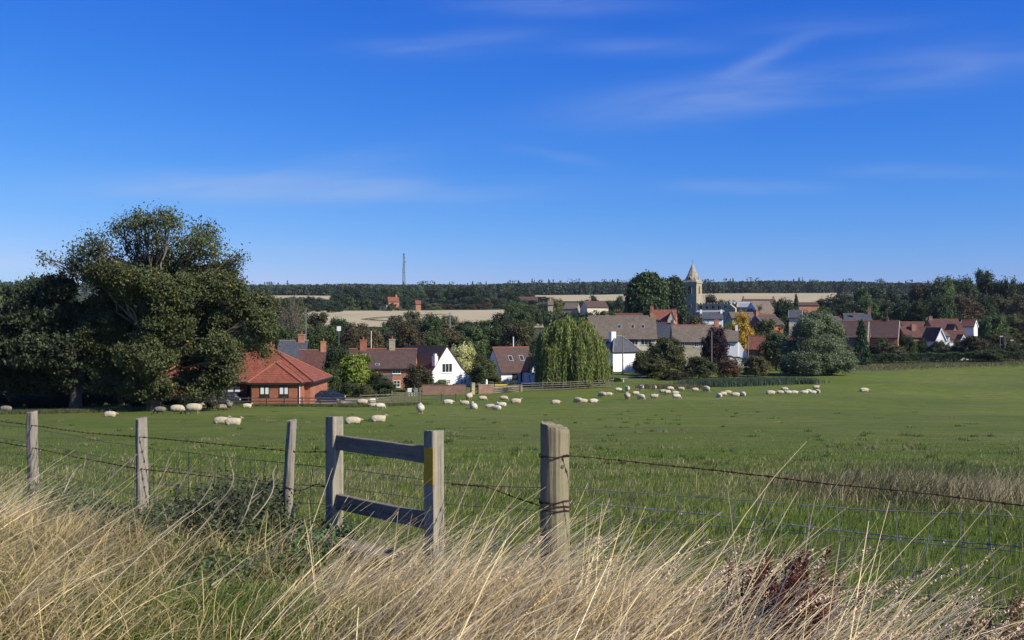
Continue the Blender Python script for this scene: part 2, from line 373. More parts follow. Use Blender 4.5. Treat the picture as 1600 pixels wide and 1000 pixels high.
# wheel marks left in the stubble
MAT['track'] = plain('trodden_stubble', (.10, .09, .05), .95, .1, .25, .1)
def mark(pts, w, lift=.45):
    P = np.array(pts, float); t = np.linspace(0, 1, 50); k = np.linspace(0, 1, len(P))
    px = np.interp(t, k, P[:, 0]); d = np.interp(t, k, P[:, 1])
    for _ in range(3): px[1:-1] = (px[:-2] + px[1:-1] * 2 + px[2:]) / 4; d[1:-1] = (d[:-2] + d[1:-1] * 2 + d[2:]) / 4
    X = (px - 800) / F * d; T = np.stack([np.gradient(X), np.gradient(d)], -1); T /= np.linalg.norm(T, axis=1)[:, None]
    def fun(u, v):
        i = np.clip(np.round(u * 49).astype(int), 0, 49); o = (v - .5) * w
        return X[i] - T[i, 1] * o, d[i] + T[i, 0] * o
    return sheet('wheel_track', MAT['track'], fun, 50, 3, lift)
mark([(690, 700), (640, 675), (590, 645), (566, 612), (580, 590), (612, 578)], 3.5)
mark([(700, 690), (648, 663), (600, 634), (578, 612), (590, 597), (612, 588)], 2)
# pale field path by the white house
MAT['path'] = plain('worn_path', (.30, .27, .20), .95, .1, .2, .6)
pa = [hit(958, 595), hit(985, 590), hit(1024, 587)]
def fp(u, v):
    X = np.interp(u, [0, .5, 1], [q.x for q in pa]); Y = np.interp(u, [0, .5, 1], [q.y for q in pa]); return X, Y + (v - .5) * 2.6
sheet('path', MAT['path'], fp, 30, 4, .05)
# gravel yard beside the bungalow, for the car
MAT['gravel'] = plain('yard_gravel', (.22, .20, .17), .95, .1, .3, 2)
def fy(u, v): return -45 + u * 26, 113 + v * 12
sheet('yard', MAT['gravel'], fy, 40, 20, .03)
# ------------------------------------------------------------------ trees and shrubs
def unit(n):
    v = rng.normal(size=(n, 3)); return v / np.linalg.norm(v, axis=1)[:, None]
def leaves(g, cen, size, tones, outward=None, elong=1.7, mat=0, droop=0):
    """diamond leaves at the centres; tones: (N,3)"""
    n = len(cen); nrm = unit(n)
    if outward is not None: nrm = nrm + outward * .9; nrm /= np.linalg.norm(nrm, axis=1)[:, None]
    a = np.cross(nrm, unit(n)); a[:, 2] -= droop; a /= np.linalg.norm(a, axis=1)[:, None] + 1e-9
    b = np.cross(nrm, a); b /= np.linalg.norm(b, axis=1)[:, None] + 1e-9
    s = (size * rng.uniform(.6, 1.35, n))[:, None]
    tones = tones * 1.5
    v = np.stack([cen - a * s * elong / 2, cen - b * s / 2 + nrm * s * .12, cen + a * s * elong / 2, cen + b * s / 2 + nrm * s * .12], 1).reshape(-1, 3)
    f = np.arange(n * 4).reshape(-1, 4); g.add(v, f, mat, np.repeat(tones, 4, axis=0))
def tonevar(n, base=1.0, var=.28, yellow=.0, ycol=(4.0, 2.6, .9)):
    k = base * np.exp(rng.normal(0, var, n)); t = np.stack([k * rng.uniform(.9, 1.15, n), k, k * rng.uniform(.8, 1.1, n)], -1)
    if yellow: m = rng.random(n) < yellow; t[m] *= np.array(ycol)
    return t
def limb(g, p0, p1, r0, r1, n=6, sag=.0, wig=.06, k=5, mat=0):
    p0, p1 = np.array(p0, float), np.array(p1, float); t = np.linspace(0, 1, n)[:, None]
    Ln = np.linalg.norm(p1 - p0); P = p0 + (p1 - p0) * t; P[:, 2] += np.sin(t[:, 0] * pi) * sag * Ln
    P[1:-1] += rng.normal(0, wig * Ln / n * 1.5, (n - 2, 3)); g.tube(P, np.linspace(r0, r1, n), k, mat); return P
def crown_mesh(name, nclu, nleaf, leaf, clus, base=.16, shape='round', yellow=0, droop=.2, hollow=.45, trunk_r=.028, mats=None, seed=0):
    """unit-height tree (width 1): returns (trunk mesh, crown mesh)"""
    global rng; keep = rng; rng = np.random.default_rng(100 + seed)
    d = unit(nclu); d[:, 2] = np.abs(d[:, 2]) * 1.0 - .35 * (rng.random(nclu) < .45)
    d /= np.linalg.norm(d, axis=1)[:, None]
    pw = 2.7; d = d / ((np.abs(d) ** pw).sum(1) ** (1 / pw))[:, None]
    lob = unit(7); am = rng.uniform(-.02, .22, 7)
    rad = .80 + (am[None] * np.clip(d @ lob.T, 0, 1) ** 3).sum(1)
    fr = (hollow + (1 - hollow) * rng.random(nclu) ** .55)
    cz = base + (1 - base) * .46; rz = (1 - base) * .52; rx = .44
    c = d * rad[:, None] * fr[:, None]
    if shape == 'cone':
        z = rng.random(nclu) ** 1.35; a = rng.uniform(0, 2 * pi, nclu); rr = (1 - z) * .42 * np.sqrt(rng.uniform(.25, 1, nclu)) + .02
        cen = np.stack([rr * np.cos(a), rr * np.sin(a), base + (1 - base) * z * .97], -1)
    elif shape == 'column':
        z = rng.random(nclu); a = rng.uniform(0, 2 * pi, nclu); rr = np.sin(np.clip(z * .9 + .12, 0, 1) * pi) ** .6 * .42 * np.sqrt(rng.uniform(.2, 1, nclu))
        cen = np.stack([rr * np.cos(a), rr * np.sin(a), base + (1 - base) * z * .97], -1)
    else: cen = np.stack([c[:, 0] * rx, c[:, 1] * rx, cz + c[:, 2] * rz], -1)
    cen[:, 2] = np.maximum(cen[:, 2], base * .6 + .03)
    g = Geo(); per = nleaf // nclu; ct = np.exp(rng.normal(0, .16, nclu))
    P = np.repeat(cen, per, 0) + rng.normal(0, clus, (nclu * per, 3)) * np.array([1, 1, .72])
    out = P - np.array([0, 0, cz]); out /= np.linalg.norm(out, axis=1)[:, None] + 1e-9; out[:, 2] += .25
    t = tonevar(len(P), 1, .25, yellow) * np.repeat(ct, per)[:, None]
    if shape == 'round': P[:, :2] *= .47 / np.percentile(np.hypot(P[:, 0], P[:, 1]), 99); P[:, 2] = base * .5 + (P[:, 2] - P[:, 2].min()) * (1.0 - base * .5) / (np.percentile(P[:, 2], 99.7) - P[:, 2].min())
    leaves(g, P, leaf, t, out, droop=droop)
    crown = g.mesh(name + '_crown', MAT['leaf'])
    b = Geo(); b.tube([(0, 0, -.03), (.004, 0, base * .5), (0, .005, base + .18), (0, 0, .62)], [trunk_r * 1.3, trunk_r, trunk_r * .7, trunk_r * .25], 7)
    for q in cen[rng.choice(nclu, min(14, nclu), replace=False)]:
        z0 = base + rng.uniform(.02, .25); limb(b, (0, 0, min(z0, q[2])), q, trunk_r * .4, trunk_r * .08, 5, .05, .1, 4)
    tr = b.mesh(name + '_trunk', MAT['bark'], True); rng = keep
    return tr, crown
def place_tree(kind, trunk, crown, loc, width, height, color, label, cat='tree', group=None, name='tree', single=False):
    rz = rnd.uniform(0, 6.28); sc = (width / 1.0, width / 1.0, height)
    t = thing(name, label, cat, loc, rz, group)
    a = link('trunk', trunk, t); a.scale = sc
    b = link('crown', crown, t); b.scale = sc; b.color = (*color, 1)
    return t
VAR = {'round': [crown_mesh('broadleaf', 100, 12000, .026, .046, .06, seed=i) for i in range(4)],
       'far': [crown_mesh('far_broadleaf', 50, 5000, .034, .06, .05, seed=10 + i) for i in range(5)],
       'bush': [crown_mesh('shrub', 70, 9000, .034, .062, .02, hollow=.5, trunk_r=.02, seed=20 + i) for i in range(4)],
       'cone': [crown_mesh('conifer', 120, 6000, .032, .035, .03, 'cone', seed=30 + i) for i in range(2)],
       'column': [crown_mesh('upright', 80, 6000, .034, .045, .05, 'column', seed=40 + i) for i in range(2)]}
G_DARK = (.026, .040, .015); G_MID = (.042, .062, .020); G_OLIVE = (.062, .070, .026); G_BLUE = (.030, .046, .028); G_BROWN = (.062, .054, .025)
G_YEL = (.30, .21, .03); G_LIME = (.14, .19, .02); G_PURP = (.022, .012, .016); G_SAGE = (.075, .092, .055); G_PALE = (.32, .33, .15); G_BRIGHT = (.07, .11, .022)
def tree(px, top, wpx, d, color, label, kind='round', cat='tree', name=None, group=None, base=None):
    if base is not None: p = hit(px, base); d = p.y
    else: p = on_ground(px, d)
    ht = (HZ - top) / F * d - p.z; w = wpx / F * d * 1.12
    tr, cr = rnd.choice(VAR[kind]); p.z -= .15
    return place_tree(kind, tr, cr, p, w, ht * 1.02, color, label, cat, group, name or {'bush': 'shrub', 'cone': 'conifer_tree'}.get(kind, 'broadleaf_tree'))

def blob_tree(name, label, base_px, d, blobs, color, leaf, dens, trunk_r, yellow=0, gap=.6, cat='tree', pale=False, var=.3, trunk_top=None, clus=.35, ph=.6, forks=1, limb_r=.25):
    """a tree whose crown is gathered round boughs; blobs: (px, py, rx, ry[, density]) as seen, each given its own depth"""
    p = on_ground(base_px, d); t = thing(name, label, cat, p); s = d / F
    g = Geo(); b = Geo(); r_ = np.random.default_rng(int(base_px) + 5)
    ttop = np.array([0, 0, (trunk_top if trunk_top else 3.)])
    trunk = np.array([(0, 0, -.3), (.05, 0, ttop[2] * .4), (-.08, .05, ttop[2] * .75), (0, 0, ttop[2])])
    b.tube(trunk, [trunk_r * 1.35, trunk_r, trunk_r * .85, trunk_r * .7], 9)
    n = len(blobs); 
    for i, bl in enumerate(blobs):
        px, py, rx, ry = bl[:4]; dn = bl[4] if len(bl) > 4 else 1.
        rx_, rz_ = rx * s, ry * s; ry_ = (rx_ + rz_) * .5
        c = np.array([(px - base_px) * s, r_.uniform(-1, 1) * ph * 4.5, (HZ - py) * s - p.z])
        vol = rx_ * rz_ * ry_; nc = max(6, int(14 * (rx_ * rz_ * ry_) ** (2 / 3) / (.9 + 0)))
        dd = r_.normal(size=(nc, 3)); dd /= np.linalg.norm(dd, axis=1)[:, None]
        cen = c + dd * np.array([rx_, ry_, rz_]) * (r_.random(nc)[:, None] ** .42) * .93
        cen = cen[cen[:, 2] > .5] if len(cen) else cen
        per = int(dens * (dn if dn > .85 else dn * .42) * (clus / .35) ** 2); P = np.repeat(cen, per, 0)
        P = P + r_.normal(0, clus * (1 if dn > .85 else 1.45), P.shape) * np.array([1, 1, .8])
        P = P[P[:, 2] > .25]
        out = P - (c * .7 + np.array([0, 0, c[2] * .3])); out /= np.linalg.norm(out, axis=1)[:, None] + 1e-9
        t_ = tonevar(len(P), 1, var, yellow) * math.exp(r_.normal(0, .1))
        leaves(g, P, leaf, t_, out, droop=.3)
        # bough from trunk or fork to the blob, twigs to its clusters
        z0 = min(max(ttop[2] * .55, c[2] * .45), ttop[2]); st = np.array([0, 0, z0]); mid = st + (c - st) * .5 + np.array([0, 0, -.06 * np.linalg.norm(c - st)])
        lp = limb(b, st, c, trunk_r * limb_r, trunk_r * .10, 8, .08 * (1 if c[2] > z0 else -1), .12, 6, 1 if (pale and i % 5 == 0) else 0)
        for q in cen[:max(6, nc // 3)]: limb(b, lp[r_.integers(4, 7)], q, trunk_r * .09, .02, 4, .03, .12, 4, 1 if (pale and i % 4 == 0) else 0)
    tk = b.build('trunk', [MAT['bark'], MAT['pale_bark']], t, True); cr = g.build('crown', MAT['leaf'], t); cr.color = (*color, 1)
    return t

ASH = [(200,424,34,14),(228,438,34,16),(262,442,34,16),(205,402,22,9,.8),(250,400,20,8,.8),(175,432,28,14),(312,440,30,18),(300,368,16,10,.7),(226,366,14,9,.7),(135,392,20,12,.7),(165,410,26,14,.8),(230,375,22,14,.6),(284,378,24,14,.6),(335,395,24,14,.7),(240,410,34,14,.9),(290,425,36,16,1),(128,420,20,10,.7),(186,356,24,18,.8),(206,340,18,9,.7),(236,350,28,16,.8),(280,350,26,16,.8),(262,336,14,5,.7),(312,362,26,18,.8),(335,378,20,12,.6),(152,400,28,16,.8),(116,412,20,10,.7),(96,408,8,6,.6),
       (172,382,22,14,.7),(205,385,26,18,.55),(262,392,26,16,.5),(300,402,34,18,.7),(350,408,22,10,.8),(370,404,12,7,.8),(326,425,40,18,1),(140,430,34,18,.9),(190,430,32,18,1),(245,430,34,16,.9),
       (225,455,44,24,1.1),(290,455,44,26,1.1),(350,450,40,24,1),(390,478,34,26,1),(415,510,20,34,.9),(405,545,16,22,.8),(165,470,44,34,1.1),(160,520,48,36,1.1),(215,505,48,40,1.1),
       (275,500,48,40,1.1),(335,500,46,36,1.1),(185,560,52,32,1.1),(245,555,50,38,1.1),(305,550,46,36,1.1),(355,545,34,30,1),(175,600,44,20,1),(235,602,48,20,1),(295,600,42,20,1),(345,588,30,22,1),(375,575,15,22,.7),(330,610,28,12,.8)]
blob_tree('ash_tree', 'tallest tree, spreading ash with sky gaps in its top, left of the brick bungalow', 240, 97, ASH, (.052, .063, .024), .150, 100, .60, .012, pale=True, trunk_top=6.5, ph=.75, var=.2)
DARKT = [(60,462,44,28),(100,448,32,18),(80,440,22,10),(35,500,46,30),(85,500,48,36),(125,500,26,34),(20,540,46,34),(75,545,48,34),(118,550,30,36),(25,590,48,28),(70,592,42,28),(108,590,22,22),(-20,560,40,40),(-25,520,36,36)]
blob_tree('dark_tree', 'near-black dense tree left of the tall ash, pale trunk showing at its foot', 118, 99, DARKT, (.030, .040, .020), .21, 62, .52, 0, pale=False, trunk_top=4.2, ph=.6)
OAK2 = [(62,440,30,10),(30,452,34,14),(10,470,30,18),(-10,490,30,30),(5,560,20,30)]
tree(20, 446, 95, 150, G_DARK, 'rounded green tree behind the near-black tree at the left edge')
tree(60, 436, 70, 190, G_DARK, 'distant dark tree whose top shows above the near-black tree')
tree(-30, 455, 90, 130, G_MID, 'mid green tree cut by the left edge of the photo')
tree(100, 470, 100, 130, G_DARK, 'dark tree hidden behind the near-black tree and the ash')

# weeping willow: curtains of hanging shoots
def willow(name, label, px, d, wpx, top, base_py, color, nshoot=850, seed=1, shoot=1.0, leaf=.115):
    p = on_ground(px, d); t = thing(name, label, 'tree', p); r_ = np.random.default_rng(seed); s = d / F
    Ht = (HZ - top) * s - p.z; Rw = wpx * s / 2; g = Geo(); b = Geo()
    b.tube([(0, 0, -.3), (.1, 0, Ht * .2), (0, .1, Ht * .45), (0, 0, Ht * .8)], [.6, .5, .4, .1], 8)
    tops = []
    for i in range(26):
        a = r_.uniform(0, 2 * pi); rr = Rw * math.sqrt(r_.uniform(.05, .9)); z = Ht * (1 - .42 * (rr / Rw) ** 2.2) * r_.uniform(.88, 1.0)
        q = np.array([rr * cos(a), rr * sin(a) * .9, z]); tops.append(q)
        limb(b, (0, 0, Ht * r_.uniform(.2, .5)), q - [0, 0, .5], .2, .04, 7, .12, .1, 5)
    tops = np.array(tops); Ps = []; ax = []; tn = []
    for i in range(nshoot):
        q = tops[r_.integers(len(tops))]; a = r_.uniform(0, 2 * pi); o = abs(r_.normal(0, Rw * .17))
        x0, y0 = q[0] + cos(a) * o, q[1] + sin(a) * o; z0 = q[2] - o * .45 + r_.uniform(-.5, .15)
        rr = min(math.hypot(x0, y0) / Rw, 1.05)
        zend = max(r_.uniform(.1, .30) * Ht * (0.2 + rr * .2), z0 - r_.uniform(.25, .85) * Ht * shoot); ln = z0 - zend
        n = max(4, int(ln / .13)); k = np.linspace(0, 1, n)
        out = np.array([x0, y0]) / (math.hypot(x0, y0) + .1)
        P = np.stack([x0 + out[0] * .9 * np.sqrt(k), y0 + out[1] * .9 * np.sqrt(k), z0 - ln * k ** 1.25], -1) + r_.normal(0, .08, (n, 3))
        Ps.append(P); tn.append(np.full(n, math.exp(r_.normal(0, .22))))
    P = np.concatenate(Ps); tn = np.concatenate(tn); n = len(P); P = np.repeat(P, 2, 0) + rng.normal(0, .07, (2 * n, 3))
    tn = np.repeat(tn, 2); outw = P * np.array([1, 1, .15]); outw /= np.linalg.norm(outw, axis=1)[:, None]
    leaves(g, P, leaf, tonevar(len(P), 1, .18) * tn[:, None], outw * .8, elong=3.6, droop=2.6)
    b.build('trunk', MAT['bark'], t, True); c = g.build('crown', MAT['leaf'], t); c.color = (*color, 1)
willow('weeping_willow_tree', 'weeping willow with trailing yellow-green curtains behind the rail fence', 890, 153, 91, 487, 600, (.118, .144, .042), 2600, 3)

SAGE = [(1278,500,26,11),(1258,510,18,12),(1298,512,18,14),(1250,520,14,12),(1308,524,14,14),(1275,520,24,16),(1262,538,26,16),(1290,540,24,16),(1236,546,14,16),(1312,545,12,14),(1250,562,30,18),(1290,562,34,18),(1262,578,26,12),(1300,580,18,10),(1236,572,14,14),(1318,565,12,14),(1282,592,14,8)]
blob_tree('white_willow_tree', 'big silvery sage-green willow standing alone in the meadow at right', 1278, 190, SAGE, (.1, .124, .070), .18, 85, .5, 0, clus=.45, trunk_top=3.5, var=.22)

# named trees and shrubs of the village: px, top, width, distance, colour, label, kind
T = [
 (557,553,62,138,(.12,.16,.026),'bright yellow-green rounded tree in front of the red brick cottage','bush','tree'),
 (528,540,44,142,G_DARK,'dark green tree left of and behind the bright yellow-green tree','round','tree'),
 (515,575,40,136,G_MID,'low green shrub between the bungalow and the bright yellow-green tree','bush','shrub'),
 (590,583,36,137,G_DARK,'dark shrub right below the bright yellow-green tree','bush','shrub'),
 (548,596,34,131,(.045,.06,.024),'dark low bush under the left of the bright yellow-green tree','bush','shrub'),
 (572,600,32,130,(.06,.07,.026),'olive low bush under the middle of the bright yellow-green tree','bush','shrub'),
 (602,594,34,132,(.036,.05,.02),'dark bush covering the foot of the slate lean-to','bush','shrub'),
 (500,590,26,134,(.05,.07,.024),'green bush touching the right end of the bungalow','bush','shrub'),
 (652,570,46,142,(.05,.048,.024),'brownish round shrub in front of the dark roof, beside the white gable house','bush','shrub'),
 (672,588,18,141,G_MID,'small upright clipped shrub left of the white gable','column','shrub'),
 (690,592,26,141,(.08,.11,.04),'light green shrub against the foot of the white gable','bush','shrub'),
 (715,598,26,141,G_DARK,'dark low shrub against the right foot of the white gable','bush','shrub'),
 (721,538,44,165,G_PALE,'cream-leaved tree just right of the white gable','round','tree'),
 (756,560,46,152,(.062,.075,.026),'green tree between the white gable house and the shaded cottage','round','tree'),
 (770,585,26,148,G_OLIVE,'olive shrub at the left corner of the shaded cottage','bush','shrub'),
 (862,592,40,162,G_DARK,'dark bush under the left side of the weeping willow','bush','shrub'),
 (955,588,36,170,G_DARK,'dark bush under the right side of the weeping willow','bush','shrub'),
 (1045,528,64,186,(.050,.056,.020),'tall round hawthorn right of the white hipped-roof house','round','tree'),
 (1004,548,34,196,(.046,.054,.020),'green tree against the right wall of the white hipped-roof house','bush','tree'),
 (1022,560,56,180,(.048,.056,.018),'low dark green hawthorn bush, leftmost of the meadow hedge','bush','shrub'),
 (1052,578,44,172,(.052,.046,.024),'brown-green bush reaching down to the grazing sheep','bush','shrub'),
 (1092,557,52,176,(.048,.058,.022),'green hawthorn bush in the meadow hedge, under the purple tree','bush','shrub'),
 (1136,562,42,180,(.080,.050,.030),'rust-tinged bush in the meadow hedge','bush','shrub'),
 (1180,556,44,186,(.070,.068,.028),'olive-brown round bush, last of the meadow hedge before the silvery willow','bush','shrub'),
 (1213,520,58,212,(.046,.062,.022),'green tree left of the big silvery willow','round','tree'),
 (1195,500,56,262,(.062,.076,.03),'light green tree behind the orange tiled roofs','round','tree'),
 (1119,512,46,205,G_PURP,'dark purple-leaved tree in front of the long stone cottage','round','tree'),
 (1160,490,40,250,G_YEL,'golden yellow tree behind the white chimney','round','tree'),
 (1142,505,30,262,G_BRIGHT,'small fresh green tree left of the golden yellow tree','round','tree'),
 (1090,494,36,300,(.058,.064,.026),'olive bush between the orange-roofed house and the small white cottages','bush','shrub'),
 (1110,462,28,480,(.055,.044,.022),'dark brown bush just right of the church tower','bush','shrub'),
 (1346,500,36,232,(.024,.052,.020),'dark green conical conifer in front of the brown-roofed house','cone','tree'),
 (1392,536,60,238,(.062,.062,.028),'olive bush under the orange-brick gable','bush','shrub'),
 (1365,540,26,240,(.03,.02,.02),'dark maroon bush beside the conical conifer','bush','shrub'),
 (1310,532,34,246,G_OLIVE,'olive bush under the long brown roof, left of the conifer','round','shrub'),
 (1418,524,30,248,G_MID,'green tree in front of the dull red terrace','round','tree'),
 (1440,530,26,248,G_DARK,'dark bush at the left wall of the white house','round','shrub'),
 (1498,532,30,248,G_OLIVE,'olive tree in front of the rusty roof','round','tree'),
 (1378,528,26,248,G_MID,'green bush beneath the large brown roof','round','shrub'),
 (1284,515,30,262,G_MID,'green tree behind the right shoulder of the silvery willow','round','tree'),
 (1470,532,26,246,G_MID,'green bush in front of the low white wing','round','shrub'),
 (1030,538,40,200,(.045,.055,.022),'dark tree between the white hipped-roof house and the tall hawthorn','round','tree'),
 (1330,545,30,246,G_MID,'green bush at the foot of the conical conifer','bush','shrub'),
 (1484,540,44,240,(.050,.052,.022),'round green bush under the low red roofs at right','bush','shrub'),
 (1520,525,50,236,(.045,.040,.020),'tall dark brown-green bush right of the white house','bush','shrub'),
 (1462,536,26,246,(.05,.075,.025),'narrow green shrub in front of the white house','column','shrub'),
 (1550,545,50,230,(.05,.066,.026),'low green bush near the right edge','bush','shrub'),
 (1590,535,60,236,(.06,.062,.026),'olive bush at the right edge of the photo','bush','shrub'),
 (1253,490,42,300,(.062,.070,.032),'grey-green tree behind the top of the silvery willow','round','tree'),
 (1226,470,46,330,(.034,.05,.02),'dark tree behind the navy roof','round','tree'),
 (1244,460,18,420,(.038,.056,.022),'slim pointed tree in front of the pale stubble right of the church','cone','tree'),
 (1218,468,28,420,(.038,.05,.022),'round dark tree in front of the pale stubble right of the church','round','tree'),
]
blob_tree('broadleaf_tree', 'largest rounded tree left of the church tower', 1011, 345, [(1011,440,13,7),(999,449,11,9),(1023,449,11,10),(1010,458,18,12),(995,468,9,12),(1027,468,10,13),(1010,478,22,14),(994,486,8,10),(1030,488,8,10),(1012,495,22,10)], (.040,.060,.022), .62, 26, .6, clus=1.0, trunk_top=4, ph=.3)
blob_tree('broadleaf_tree', 'dark tree touching the left side of the church tower', 1057, 372, [(1054,445,7,6),(1049,458,8,12),(1058,458,7,12),(1053,474,11,15),(1055,492,13,14)], (.028,.042,.020), .62, 26, .5, clus=1.0, trunk_top=4, ph=.3)
for px, top, w, d, c, lab, k, cat in T: tree(px, top, w, d, c, lab, k, cat)

# rows of trees one can tell apart, from the village up the hillside
def row(tops, d0, d1, w0, w1, cols, where, kind='far', group=None, step=None, jit=5):
    """tops: [(px, py), ...] outline; fills with trees from left to right and names each by its place in the row"""
    xs = [a for a, b in tops]; ys = [b for a, b in tops]; out = []
    x = xs[0]
    while x <= xs[-1]:
        w = rnd.uniform(w0, w1); out.append((x, w)); x += (step or w * .62)
    n = len(out)
    ORD = ['leftmost', 'second', 'third', 'fourth', 'fifth', 'sixth', 'seventh', 'eighth', 'ninth', 'tenth', 'eleventh', 'twelfth', 'thirteenth', 'fourteenth', 'fifteenth', 'sixteenth', 'seventeenth', 'eighteenth', 'nineteenth', 'twentieth', 'twenty-first', 'twenty-second', 'twenty-third', 'twenty-fourth', 'twenty-fifth', 'twenty-sixth']
    for i, (x, w) in enumerate(out):
        top = float(np.interp(x, xs, ys)) + rnd.uniform(-1, 1) * jit * .6 + (jit * .3)
        c = rnd.choice(cols); kq = rnd.uniform(.75, 1.4); c = tuple(q * kq * rnd.uniform(.93, 1.07) for q in c); tone = 'brownish' if c[0] > c[1] * .97 else ('pale olive' if c[1] > .07 else ('dark' if c[1] < .047 else 'green'))
        pos = ORD[i] + ' from the left' if 0 < i < n - 1 else ('leftmost' if i == 0 else 'rightmost')
        tree(x, top, w, rnd.uniform(d0, d1), c, f'{tone} tree, {pos} in the {where}', kind, group='trees in the ' + where)
BELT = [G_DARK, G_DARK, G_MID, G_BLUE]; MIXED = [G_DARK, G_MID, G_MID, G_OLIVE, G_BROWN, G_BLUE]
row([(530,452),(560,447),(600,450),(680,452),(740,448),(800,455),(850,462)], 930, 990, 26, 34, BELT, 'topmost belt behind the farmhouse', jit=3)
row([(528,460),(570,452),(596,462),(680,468),(760,462),(840,470)], 840, 880, 24, 32, BELT, 'middle belt behind the farmhouse', jit=3)
row([(530,468),(560,464),(596,470)], 772, 800, 20, 28, BELT, 'low belt left of the orange farmhouse', jit=2)
row([(664,470),(700,474),(760,472),(800,478),(850,474)], 775, 810, 20, 28, [G_DARK, G_MID, G_BROWN, G_OLIVE], 'low belt right of the orange farmhouse', jit=3)
row([(405,462),(440,463),(475,462),(500,465),(520,466)], 800, 860, 18, 26, [G_DARK, G_BLUE, G_MID], 'hedgerow below the upper left stubble', jit=3)
row([(470,476),(500,474),(535,478)], 720, 760, 16, 22, [G_OLIVE, G_DARK], 'short hedge left of the lower stubble', jit=2)
row([(800,470),(840,478),(868,466),(900,474),(930,462),(950,470),(975,462)], 560, 640, 24, 36, [G_DARK, G_DARK, G_MID, G_OLIVE], 'hillside clump left of the rounded tree', jit=3)
row([(800,478),(830,482),(860,484),(900,486),(950,484),(985,478)], 430, 500, 28, 40, [G_DARK, G_MID, G_OLIVE], 'lower hillside clump above the weeping willow', jit=3)
row([(392,468),(425,464),(460,468)], 330, 360, 44, 56, [G_MID, G_OLIVE, G_BROWN], 'tall row right of the ash', 'round', jit=3)
row([(400,500),(440,494),(475,492),(510,488),(540,500),(565,506),(600,512),(625,508)], 280, 310, 44, 60, [G_DARK, G_MID, G_OLIVE, G_BROWN], 'upper row behind the red brick cottage', 'round', jit=4)
row([(420,520),(480,512),(520,508),(560,516),(610,520),(650,512)], 225, 250, 44, 60, MIXED, 'lower row behind the red brick cottage', 'round', jit=4)
row([(618,494),(640,486),(665,490),(700,492),(730,500),(760,498),(790,489),(815,488),(840,492)], 300, 340, 38, 52, [G_DARK, G_MID, G_MID, G_OLIVE, (.075, .08, .04)], 'upper row behind the white gable house', 'round', jit=4)
row([(640,508),(680,518),(720,510),(760,512),(800,500),(835,508)], 215, 250, 46, 60, [G_DARK, G_MID, G_BROWN, G_BROWN, G_MID, G_OLIVE], 'lower row behind the white gable house', 'round', jit=5)
row([(620,545),(680,548),(740,548),(790,545)], 180, 200, 36, 46, [G_BROWN, G_OLIVE, G_DARK], 'shrubs right behind the white gable house', 'bush', jit=4)
row([(1180,478),(1210,474),(1240,482),(1270,490),(1290,480)], 345, 380, 30, 42, [G_DARK, G_MID], 'clump behind the silvery willow', 'round', jit=3)
row([(1288,466),(1310,458),(1340,450),(1375,449),(1405,452),(1428,462)], 560, 620, 38, 52, [G_DARK, G_DARK, G_MID], 'high wood behind the brown-roofed house', jit=3)
row([(1290,482),(1320,474),(1350,468),(1390,472),(1425,470),(1450,478)], 400, 440, 40, 56, [G_DARK, G_DARK, G_MID], 'lower wood behind the brown-roofed house', 'round', jit=4)
row([(1440,444),(1462,436),(1490,432),(1515,434),(1540,425),(1562,434),(1590,442),(1630,445),(1680,440)], 440, 480, 44, 60, [G_DARK, G_DARK, G_MID, (.05, .046, .022)], 'highest wood at the right', 'round', jit=3)
row([(1440,468),(1480,462),(1520,460),(1560,458),(1600,462),(1650,460)], 360, 400, 46, 62, [G_DARK, G_DARK, G_MID, (.056, .05, .024)], 'middle of the wood at the right', 'round', jit=5)
row([(1490,505),(1525,498),(1560,490),(1600,492),(1650,490)], 290, 320, 46, 60, [G_DARK, G_OLIVE, G_BROWN, G_MID], 'front of the wood at the right', 'round', jit=5)
row([(1536,528),(1570,518),(1610,520),(1650,518)], 255, 275, 40, 50, [G_DARK, G_OLIVE, G_MID], 'lowest trees at the right edge', 'bush', jit=4)
row([(1120,468),(1150,470),(1175,468)], 640, 700, 10, 16, [G_DARK, G_BROWN], 'small bushes behind the church roof', jit=2)
row([(-60,446),(-20,452),(20,450),(60,444),(100,440)], 400, 460, 44, 60, BELT, 'far wood at the left edge', 'far', jit=3)
row([(985,500),(1010,498)], 300, 310, 30, 36, [G_DARK], 'gap left of the orange-roofed house', 'round', jit=2)

# bare, greyish tree between the ash and the field
p = on_ground(455, 270); bt = thing('bare_tree', 'grey-brown half-bare tree with twiggy branches right of the ash', 'tree', p)
b = Geo(); r_ = np.random.default_rng(5); Hb = (HZ - 463) / F * 270 - p.z; tips = []
for i in range(46):
    a = r_.uniform(0, 6.28); e = r_.uniform(.25, 1.0); L1 = Hb * r_.uniform(.45, .95)
    q = np.array([cos(a) * L1 * .42 * (1.15 - e), sin(a) * L1 * .42 * (1.15 - e), 2 + (Hb - 2) * (.35 + .65 * e) * r_.uniform(.8, 1)])
    lp = limb(b, (0, 0, 2 + r_.uniform(0, 3)), q, .12, .025, 8, .05, .1, 4)
    for k in range(9):
        s_ = lp[r_.integers(3, 8)]; v_ = r_.normal(size=3); v_[2] = abs(v_[2]) + .4; v_ *= r_.uniform(.8, 2.0) / np.linalg.norm(v_); limb(b, s_, s_ + v_, .035, .012, 4, 0, .12, 3); tips.append(s_ + v_)
b.tube([(0, 0, -.3), (0, 0, 2.5), (.1, 0, Hb * .6)], [.35, .28, .1], 7)
b.build('trunk', MAT['pale_bark'], bt, True)
g = Geo(); T_ = np.repeat(np.array(tips), 9, 0); T_ = T_ + r_.normal(0, .35, T_.shape); leaves(g, T_, .16, tonevar(len(T_)), None)
c = g.build('crown', MAT['leaf'], bt); c.color = (.085, .075, .045, 1)

